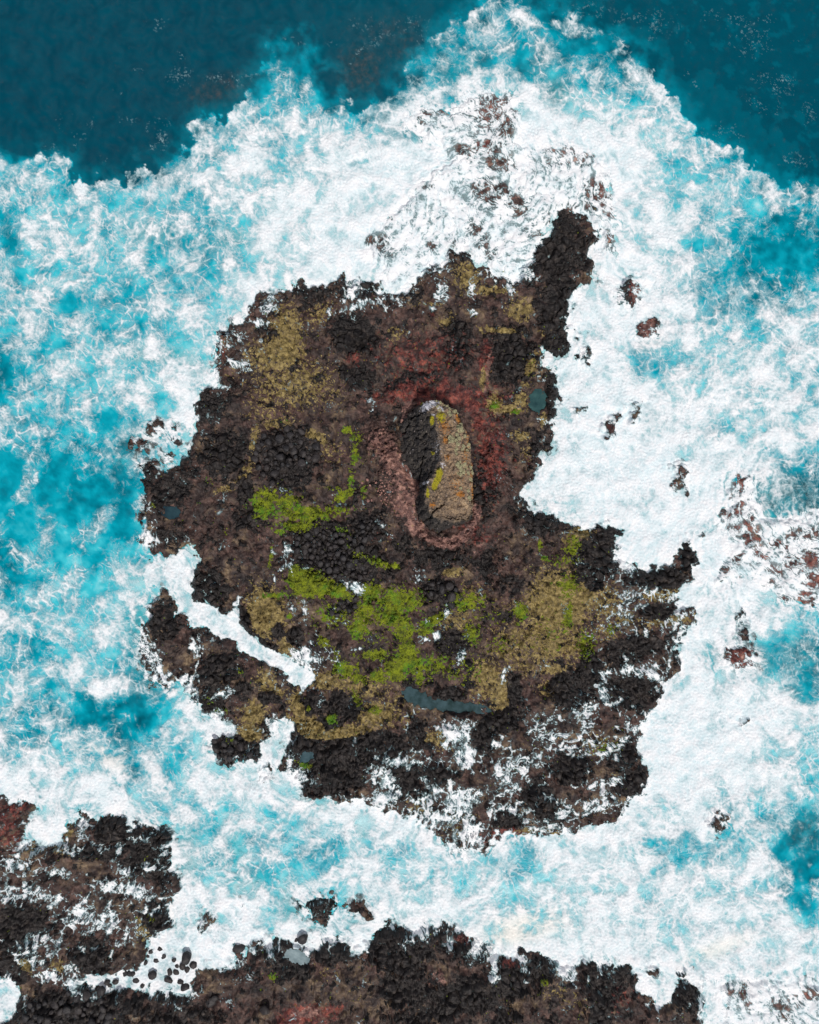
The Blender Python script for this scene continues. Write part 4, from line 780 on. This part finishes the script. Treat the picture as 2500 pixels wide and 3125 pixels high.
# ------------------------------------------------------------------ the setting
LZ = R['z']
kinds = np.stack([R['ochre'], R['green'], R['red'], np.ones_like(LZ)], -1)
kinds2 = np.stack([R['dark'], R['pink'], R['plate'], np.ones_like(LZ)], -1)
idc = R['id'][:-1, :-1]
lmask = cell(R['sd']) > -22
names = [("terrain", "dark volcanic rock islet with tan and green patches, ringed by surf", "islet", "structure"),
         ("shore", "dark lava shore along the bottom edge with a foam-washed promontory at left", "shore", "structure"),
         ("reef", "brown rock reef washed by streaming foam off the north of the islet", "reef", None),
         ("reef", "reddish rock reef veined with foam at the right edge", "reef", None),
         ("reef", "foam-covered reddish rocks in the lower right corner", "reef", None),
         ("rock", "brown-topped dark rock in the channel between the islet and the shore", "rock", None)]
names += [(s_[0], s_[3], "rock", None) for s_ in SMALL]
for k, (nm, lab, cat, kind) in enumerate(names):
    fm = lmask & (idc == k)
    if fm.sum() < 4: continue
    o = sheet(nm, WX, WY, LZ, fm, {"kinds": kinds, "kinds2": kinds2}, ROCK)
    setp(o, lab, cat, kind=kind)
# water
swell = (.05*noise(GX, GY, 120, 101) + .02*noise(GX, GY, 40, 102)).astype(F4)
st = 2
jx = np.arange(0, H, st); ix = np.arange(0, W_, st)
sub = lambda a: a[np.ix_(jx, ix)]
wz = sub(swell) - .05
o = sheet("water", sub(WX), sub(WY), wz, np.ones((len(jx)-1, len(ix)-1), bool), {"tone": sub(R['tone']), "sub": sub(R['sub'])}, WATER)
setp(o, "teal and turquoise sea around the islet", kind="structure")
# foam
A = R['A']
lift = .03 + .08*A*np.clip(.6 + .35*R['cl'], .1, 2) + .02*A*noise(GX, GY, 11, 103)
watz = swell + np.maximum(lift, .02)
onland = LZ + .012 + .05*A
fz = np.where(R['sd'] > -24, np.maximum(watz, onland), watz)
far = (np.abs(GX - CXP) > 5200) | (np.abs(GY - CYP) > 5200)
o = sheet("sea_foam", WX, WY, fz, (cell(A) > .05) & (cell(far.astype(F4)) < .5), {"alpha": A, "cream": R['cream'], "tex": R['tex']}, FOAMM)
setp(o, "white lacy sea foam spread over the water and washed rocks", "foam", kind="stuff")
# green algae
gm = (R['green'] > .30) & (R['sd'] > 8) & (A < .9)
gz = LZ + .05*sstep(.3, .8, R['green']) + .06*np.clip(noise(GX, GY, 8, 104), -.5, 2)*sstep(.4, .8, R['green'])
gz = np.where(R['green'] > .36, np.maximum(gz, LZ + .008), LZ - .02)
o = sheet("green_algae", WX, WY, gz, cell(gm.astype(F4)) > .5, {}, ALGAE)
setp(o, "bright yellow-green algae growing over the islet's rock", "algae", kind="stuff")

def ground_z(x, y):
    i = int(np.searchsorted(XS, x).clip(1, W_-1)); j = int(np.searchsorted(YS, y).clip(1, H-1))
    return float(LZ[j, i])
def wpos(x, y): return ((x - CXP)*M, (CYP - y)*M)

# tide pools: a shallow water sheet in each hollow
def pool_mat(name, c1, c2):
    m, nt, bs = new_mat(name)
    c = rampn(nt, nz(nt, 1.2, 6, .6), [(.3, srgb(*c1)), (.7, srgb(*c2))])
    lk(nt, c, bs.inputs["Base Color"]); bs.inputs["Roughness"].default_value = .08; bs.inputs["IOR"].default_value = 1.33
    return m
PM = [pool_mat("pool_teal", (30, 58, 62), (58, 92, 92)), pool_mat("pool_blue", (24, 44, 54), (44, 70, 78)), pool_mat("pool_long", (30, 48, 46), (66, 88, 94)), pool_mat("pool_grey", (44, 66, 72), (82, 104, 112)), pool_mat("pool_pale", (90, 110, 116), (150, 168, 172)), pool_mat("pool_grey2", (60, 74, 78), (104, 118, 122))]
for p, pm in zip(POOLS, PM):
    r_ = 1.9*max(p[2], p[3])
    xs = np.arange(p[0] - r_, p[0] + r_, 2.0, dtype=F4); ys = np.arange(p[1] - r_, p[1] + r_, 2.0, dtype=F4)
    px, py = np.meshgrid(xs, ys)
    pf = pool_field(p, px, py)
    ang = [(p[0] + 1.0*p[2]*math.cos(t)*math.cos(math.radians(p[4])) - 1.0*p[3]*math.sin(t)*math.sin(math.radians(p[4])),
            p[1] + p[2]*math.cos(t)*math.sin(math.radians(p[4])) + p[3]*math.sin(t)*math.cos(math.radians(p[4]))) for t in np.linspace(0, 6.28, 24)]
    lev = (.55 if p[1] < 2600 else .5) - .09
    zz = np.full(px.shape, lev, F4)
    o = sheet("tide_pool", ((px - CXP)*M), ((CYP - py)*M), zz, cell(pf) < 1.12, {}, pm)
    setp(o, p[6], "tide pool", kind="structure")

# ------------------------------------------------------------------ sea stack
def cs(x, y): return (1080 + x/4.107, 1180 + y/4.107)
OUT = [cs(*p) for p in [(640,420),(760,300),(870,230),(1000,205),(1090,235),(1180,290),(1280,370),(1330,500),(1400,600),(1430,780),(1440,980),(1470,1130),(1465,1300),(1460,1450),(1465,1640),(1380,1700),(1240,1740),(1060,1810),(960,1780),(900,1720),(830,1650),(790,1520),(815,1330),(830,1190),(760,1140),(700,1020),(600,930),(560,760),(600,620),(575,500)]]
RID = [cs(*p) for p in [(850,240),(900,330),(960,420),(1000,560),(1040,760),(1060,950),(1040,1060),(930,1190),(880,1300),(880,1450),(930,1560),(1000,1640),(1090,1690),(1250,1700),(1400,1660),(1440,1560)]]
def seg_d(X, Y, pts, closed):
    d2 = np.full(X.shape, 1e9); ins = np.zeros(X.shape, bool)
    n = len(pts) if closed else len(pts) - 1
    for k in range(n):
        a = pts[k]; b = pts[(k+1) % len(pts)]
        ex, ey = b[0]-a[0], b[1]-a[1]
        t = np.clip(((X-a[0])*ex + (Y-a[1])*ey)/(ex*ex + ey*ey + 1e-9), 0, 1)
        d2 = np.minimum(d2, (X-a[0]-t*ex)**2 + (Y-a[1]-t*ey)**2)
        if closed and abs(ey) > 1e-9:
            ins ^= ((a[1] > Y) != (b[1] > Y)) & (X < ex*(Y-a[1])/ey + a[0])
    d = np.sqrt(d2)
    return np.where(ins, d, -d) if closed else d
sx = np.arange(1205, 1450, 1.0, dtype=F4); sy = np.arange(1222, 1632, 1.0, dtype=F4)
SX, SY = np.meshgrid(sx, sy)
swx = SX + 1.8*noise(SX, SY, 22, 111) + .7*noise(SX, SY, 8, 112); swy = SY + 1.8*noise(SX, SY, 22, 113) + .7*noise(SX, SY, 8, 114)
dO = seg_d(swx, swy, OUT, True) + 3.0
EASTP = RID + [cs(*p) for p in [(1500,1500),(1520,900),(1400,300),(1100,100),(870,150)]]
dE = seg_d(swx, swy, EASTP, True); dR = seg_d(swx, swy, RID, False)
nn = fbm(SX, SY, 30, 115, 5, .6)
hh = 4.7 - 1.3*sstep(1420, 1240, SY) - .5*sstep(1520, 1600, SY)
ztop = hh + .10*nn + .3*sstep(30, 0, dR) - .010*np.clip(SX - 1390, 0, 60)
frac = np.clip(dO/(dO + dR + .5), 0, 1)
zwest = .9 + (hh - .7)*frac**.75 + .16*nn*np.sqrt(np.clip(frac*(1-frac)*4, 0, 1)) + .10*noise(SX + .6*SY, SY, 26, 116)*frac
SZ = np.where(dE > 0, np.minimum(ztop, .9 + (hh - .6)*sstep(-1, 9, dO)**.6), np.minimum(zwest, ztop))
for cr, wd, dp in (([cs(1100,1480),cs(990,1550),cs(930,1650),cs(860,1700)], 2.2, .7), ([cs(860,880),cs(845,1010),cs(825,1180),cs(800,1350)], 2.0, .8), ([cs(1130,1640),cs(1230,1650),cs(1300,1640),cs(1380,1680)], 1.2, .4), ([cs(960,1080),cs(900,1200)], 1.4, .5), ([cs(560,650),cs(640,600),cs(720,420),cs(860,380)], 2.2, .6), ([cs(1000,560),cs(900,640),cs(860,900)], 1.2, .2)):
    dc = seg_d(swx, swy, cr, False)
    SZ = SZ - dp*np.exp(-(dc/wd)**2)
SZ = SZ + .55 - .55*sstep(26, 2, dO)*(dE > 0)
SZ = np.where(dO > -3, SZ, .6).astype(F4)
SZ = np.where(dO < .5, np.minimum(SZ, .7), SZ).astype(F4)
east = sstep(-6, 10, dE + 4*nn)
def bl(l): return blobs(l, SX, SY)
# fine-resolution soft blobs (not through the coarse map)
def fb(l):
    G = np.zeros(SX.shape, F4)
    for x, y, rx, ry, wt, *a in l:
        a = math.radians(a[0] if a else 0)
        u = ((SX-x)*math.cos(a) + (SY-y)*math.sin(a))/rx; v = (-(SX-x)*math.sin(a) + (SY-y)*math.cos(a))/ry
        G = np.maximum(G, wt*np.exp(-(u*u+v*v)*.7))
    return G
n5 = fbm(SX, SY, 10, 117, 4, .7)
yel = sstep(.45, .6, fb([(1330,1470,9,26,1.2,25),(1336,1452,9,14,1.2),(1322,1490,8,10,1.2),(1302,1508,5,14,1.1),(1315,1296,6,16,1),(1342,1285,16,22,.75),(1317,1393,5,6,.9),(1287,1240,5,8,.9)]) + .12*n5)
org = sstep(.42, .75, fb([(1392,1288,7,30,1.1,-18),(1421,1325,5,14,1.2),(1350,1310,16,34,.7,-20),(1353,1356,7,12,1),(1430,1448,6,40,.8),(1434,1500,5,30,.9),(1396,1512,12,8,1.1),(1360,1405,8,8,.9),(1316,1542,9,7,.9),(1385,1480,26,30,.45),(1412,1400,12,50,.55),(1277,1237,6,4,1.2),(1420,1350,8,30,.6)]) + .2*n5)
wht = sstep(.4, .7, fb([(1300,1254,17,11,1.1,-30),(1318,1244,12,10,1.1),(1341,1262,12,7,.8,30),(1335,1240,8,6,.8),(1296,1478,12,5,.8,-15),(1318,1280,6,4,.8),(1345,1428,8,10,.6),(1330,1375,12,30,.35)]) + .2*n5)
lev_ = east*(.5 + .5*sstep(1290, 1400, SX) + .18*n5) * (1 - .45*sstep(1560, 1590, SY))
def stack_material():
    m, nt, bs = new_mat("stack_rock")
    k = nd(nt, "ShaderNodeSeparateColor"); lk(nt, attr(nt, "crust").outputs["Color"], k.inputs[0])
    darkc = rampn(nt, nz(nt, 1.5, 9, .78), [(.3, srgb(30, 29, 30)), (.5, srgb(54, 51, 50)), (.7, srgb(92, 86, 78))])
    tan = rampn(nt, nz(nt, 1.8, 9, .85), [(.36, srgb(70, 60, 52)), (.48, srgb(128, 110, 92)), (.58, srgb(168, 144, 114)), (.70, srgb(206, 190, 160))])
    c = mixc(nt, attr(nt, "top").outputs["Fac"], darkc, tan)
    c = mixc(nt, k.outputs[1], c, rampn(nt, nz(nt, 6, 7, .7), [(.3, srgb(120, 76, 34)), (.65, srgb(184, 124, 50))]))
    c = mixc(nt, k.outputs[0], c, rampn(nt, nz(nt, 6, 7, .7), [(.3, srgb(118, 112, 18)), (.65, srgb(164, 156, 28))]))
    c = mixc(nt, k.outputs[2], c, srgb(186, 188, 196))
    lk(nt, c, bs.inputs["Base Color"]); bs.inputs["Roughness"].default_value = .85
    bump(nt, nz(nt, 2.5, 9, .75), .7, .10, bs)
    return m
def empty(name, x, y, z):
    o = bpy.data.objects.new(name, None); o.empty_display_size = .3
    o.location = (*wpos(x, y), z); SC.collection.objects.link(o); return o
def wat(x, y, z):
    k = 1.0
    return ((x - CXP)*M*k, (CYP - y)*M*k, z)
stack = empty("sea_stack", 1345, 1430, .9)
setp(stack, "tall weathered rock slab crusted with orange and yellow lichen at the islet's centre", "sea stack")
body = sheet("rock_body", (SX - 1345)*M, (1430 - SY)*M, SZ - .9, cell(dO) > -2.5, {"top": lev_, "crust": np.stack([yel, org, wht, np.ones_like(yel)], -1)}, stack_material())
body.parent = stack
# lichen tufts
def lump_mesh(name, seed, mat, sub=3, amp=.18, flat=.75, detail=2.2):
    import bmesh
    from mathutils import Vector, noise as mn
    bm = bmesh.new(); bmesh.ops.create_icosphere(bm, subdivisions=sub, radius=1)
    off = Vector((seed*7.13, seed*3.7, seed*1.9))
    rnd = random.Random(seed)
    planes = [(Vector((rnd.gauss(0,1), rnd.gauss(0,1), rnd.gauss(0,1))).normalized(), rnd.uniform(.62, .9)) for _ in range(9)]
    for v in bm.verts:
        n = v.co.normalized()
        p = n*(1 + amp*mn.noise(n*1.3 + off) + amp*.5*mn.noise(n*detail*1.6 + off))
        if amp < .3:
            for pn, pd in planes:
                d = p.dot(pn)
                if d > pd: p = p - pn*(d - pd)*.8
        v.co = Vector((p.x, p.y, p.z*flat))
    me = bpy.data.meshes.new(name); bm.to_mesh(me); bm.free()
    me.polygons.foreach_set("use_smooth", [True]*len(me.polygons)); me.materials.append(mat)
    return me
def tuft_mat():
    m, nt, bs = new_mat("lichen_tuft")
    c = rampn(nt, nz(nt, 2.2, 6, .8), [(.36, srgb(78, 78, 58)), (.5, srgb(142, 138, 106)), (.64, srgb(190, 184, 150))])
    lk(nt, c, bs.inputs["Base Color"]); bs.inputs["Roughness"].default_value = .95
    return m
TM = tuft_mat()
tm = [lump_mesh("lichen_tuft", 50 + i, TM, 3, .5, .7, 3.5) for i in range(4)]
TUF = [(1190,700,42),(1190,740,30),(1230,370,22),(1170,380,26),(1190,415,26),(1250,350,20),(1270,372,20),(1215,335,18),(1300,590,34),(1280,560,24),(1310,530,22),(1260,655,22),(1285,700,26),(1250,725,22),(1350,670,22),(1272,765,24),(1250,805,22),(1240,850,30),(1255,890,24),(1330,800,20),(1320,830,18),(1400,770,20),(1410,805,18),(1380,850,18),(1290,980,26),(1262,1012,26),(1285,1042,24),(1320,1020,24),(1350,1000,20),(1362,1050,24),(1300,1075,22),(1335,1092,22),(1380,1100,24),(1392,1122,20),(1300,1130,18),(1270,1110,16),(1420,1040,22),(1430,1080,20),(1440,1105,18),(1420,1180,18),(1430,1205,18),(1390,1320,18),(1300,1290,14),(1400,1400,18),(1415,1425,16),(1060,345,20),(1035,310,18),(1120,290,16),(1150,300,16),(1180,330,16),(1070,255,18),(1030,240,16)]
rnd = random.Random(4)
for k, (x, y, r) in enumerate(TUF):
    X_, Y_ = cs(x, y)
    i = int(X_ - 1205); j = int(Y_ - 1222)
    t = bpy.data.objects.new("lichen_tuft", tm[k % 4])
    SC.collection.objects.link(t); t.parent = stack
    rr = r/4.107*M*1.15
    t.location = ((X_ - 1345)*M, (1430 - Y_)*M, float(SZ[j, i]) - .9 + rr*.1)
    t.scale = (rr*rnd.uniform(.85, 1.15), rr*rnd.uniform(.85, 1.15), rr*rnd.uniform(.6, .9)); t.rotation_euler = (0, 0, rnd.uniform(0, 6.28))

# ------------------------------------------------------------------ boulders
bms = [lump_mesh("boulder", i, BOULD, 3, .22, .8) for i in range(9)]
pms = [lump_mesh("pink_stone", 30 + i, PINKS, 2, .25, .8) for i in range(4)]
placed = []
def boulder(x, y, r, label, cat, group, meshes, sink=.35, name="boulder", z=None, rz=None):
    o = bpy.data.objects.new(name, rnd.choice(meshes)); SC.collection.objects.link(o)
    rr = r*M
    zz = (ground_z(x, y) if z is None else z)
    o.location = (*wpos(x, y), zz + rr*(.7 - sink)*.9)
    o.scale = (rr*rnd.uniform(.88, 1.2), rr*rnd.uniform(.85, 1.1), rr*rnd.uniform(.7, .95)); o.rotation_euler = (rnd.uniform(-.3, .3), rnd.uniform(-.3, .3), rnd.uniform(0, 6.28) if rz is None else rz)
    setp(o, label, cat, group); placed.append((x, y, r)); return o
def inside(pts, x, y):
    c = False
    for k in range(len(pts)):
        a = pts[k]; b = pts[(k+1) % len(pts)]
        if (a[1] > y) != (b[1] > y) and x < (b[0]-a[0])*(y-a[1])/(b[1]-a[1]) + a[0]: c = not c
    return c
def scatter(poly, n, r0, r1, what, where, group, meshes=None, cat="boulder", name="boulder", sink=.35, pack=.86):
    xs_ = [p[0] for p in poly]; ys_ = [p[1] for p in poly]; k = 0; t = 0; mine = []
    rad = sorted([r0 + (r1 - r0)*rnd.random()**1.6 for _ in range(n)], reverse=True)
    while k < n and t < 6000:
        t += 1
        x = rnd.uniform(min(xs_), max(xs_)); y = rnd.uniform(min(ys_), max(ys_)); r = rad[k]
        if inside(poly, x, y) and all((x-a)**2 + (y-b)**2 > (pack*(r + c))**2 for a, b, c in placed):
            mine.append((x, y, r, boulder(x, y, r, what + " " + where, cat, group, meshes or bms, sink, name))); k += 1
    picks = [("largest", max(mine, key=lambda q: q[2])), ("leftmost", min(mine, key=lambda q: q[0])), ("rightmost", max(mine, key=lambda q: q[0])),
             ("topmost", min(mine, key=lambda q: q[1])), ("bottommost", max(mine, key=lambda q: q[1]))]
    done = set()
    for w_, q in picks:
        if q[3].name in done: continue
        done.add(q[3].name); q[3]['label'] = w_ + " " + what + " " + where
scatter([(800,1340),(840,1310),(900,1300),(960,1330),(990,1370),(960,1410),(900,1430),(870,1460),(800,1455),(770,1400)], 46, 6, 15, "dark rounded boulder", "in the heap among tan crust, west of the stack", "dark boulders heaped inland of the islet's west side")
scatter([(905,1640),(960,1615),(1060,1630),(1070,1690),(1120,1740),(1140,1760),(1100,1780),(1040,1765),(980,1735),(920,1720),(895,1690)], 80, 5, 12, "dark rounded boulder", "in the field just above the bright green patch", "dark boulders above the bright green algae patch")
scatter([(1060,1640),(1110,1590),(1160,1570),(1175,1600),(1140,1650),(1100,1690),(1065,1690)], 28, 4, 10, "dark stone", "in the band between boulder field and pink apron", "dark stones between the boulder field and the stack")
scatter([(1297,1790),(1340,1775),(1390,1790),(1408,1830),(1380,1850),(1330,1820),(1295,1810)], 14, 7, 15, "dark boulder", "in the hollow between green patches south of the stack", "dark boulders in the hollow south of the stack")
scatter([(1012,1870),(1040,1835),(1090,1825),(1095,1850),(1060,1872),(1020,1882)], 10, 7, 12, "dark boulder", "in the short row just below the bright green patch", "dark boulders south of the bright green algae patch")
scatter([(640,2262),(670,2250),(720,2250),(740,2285),(785,2290),(785,2320),(765,2335),(735,2330),(700,2345),(672,2318)], 16, 8, 15, "black boulder", "on the foam-ringed southwest tip of the islet", "black boulders on the islet's southwest tip")
scatter([(80,3060),(200,3030),(330,3020),(350,3080),(345,3118),(60,3118)], 38, 7, 16, "grey-black rounded boulder", "on the bottom left shore", "grey-black boulders on the bottom left shore")
for (x, y, r) in [(890,1265,9),(960,1250,11),(1000,1225,11),(980,1180,12),(1040,1325,12),(1080,1325,12),(1120,1290,14),(1190,1280,15),(1150,1310,11),(1035,1372,14),(1110,1385,13),(1065,1250,10),(860,1190,9),(1135,1418,16),(790,1330,14),(830,1378,14),(650,1390,13),(700,1385,12),(870,1408,11),(1020,1370,12),(760,1330,12),(810,1335,12),(1085,1290,8),(905,1225,8),(925,1195,9)]:
    boulder(x/2.03, 2325 + y/2.03, r*.8, "black boulder poking through foam in the bay beside the left promontory", "boulder", "black boulders in the foamy bay", bms, .42, z=.05)
boulder(935/2.03, 2325 + 1335/2.03, 14, "flat black boulder with a greenish crown, largest at the left of the foamy bay", "boulder", None, bms, .3, z=.15)
boulder(1150/2.03, 2325 + 1228/2.03, 22, "big squarish brown-black boulder standing in foam at the mouth of the bay", "boulder", None, bms, .25, z=.15)
boulder(923, 2874, 16, "smooth black boulder alone in the surf just off the shore", "boulder", None, bms, .3, z=.1)
boulder(902, 2878, 7, "small black stone beside the smooth black boulder off the shore", "boulder", None, bms, .3, z=.1)
boulder(725, 2905, 17, "black boulder on top of the narrow rocky point by the bay", "boulder", None, bms, .3)
boulder(645, 3057, 15, "round dark grey boulder in the pair on the bottom shore, lower left one", "boulder", None, bms, .3)
boulder(657, 3045, 11, "round dark grey boulder in the pair on the bottom shore, upper right one", "boulder", None, bms, .3)
boulder(810, 3078, 15, "lone round blue-black boulder on the brown bottom shore", "boulder", None, bms, .3)
boulder(312, 3102, 14, "pale grey egg-shaped boulder at the bottom edge", "boulder", None, bms, .3)
boulder(262, 3040, 15, "round dark boulder at the top of the bottom left boulder field", "boulder", None, bms, .3)
boulder(836, 1476, 11, "squat dark boulder alone beside the green algae, below the western heap", "boulder", None, bms, .3)
scatter([(1140,1470),(1165,1440),(1200,1440),(1205,1480),(1195,1540),(1165,1540),(1150,1500)], 60, 1.6, 4.2, "small pink stone", "in the scree beside the stack's pink apron", "pink stones in the scree by the stack", pms, "stone", "stone", .3, .95)
for (x, y, r) in [(105,1205,22),(172,1170,22),(207,1238,13),(225,1422,18),(178,1430,24)]:
    boulder(*cs(x, y), r/4.107, "pale pink stone lying loose on the dark rock left of the scree", "stone", "loose pink stones left of the scree", pms, .3, "stone")
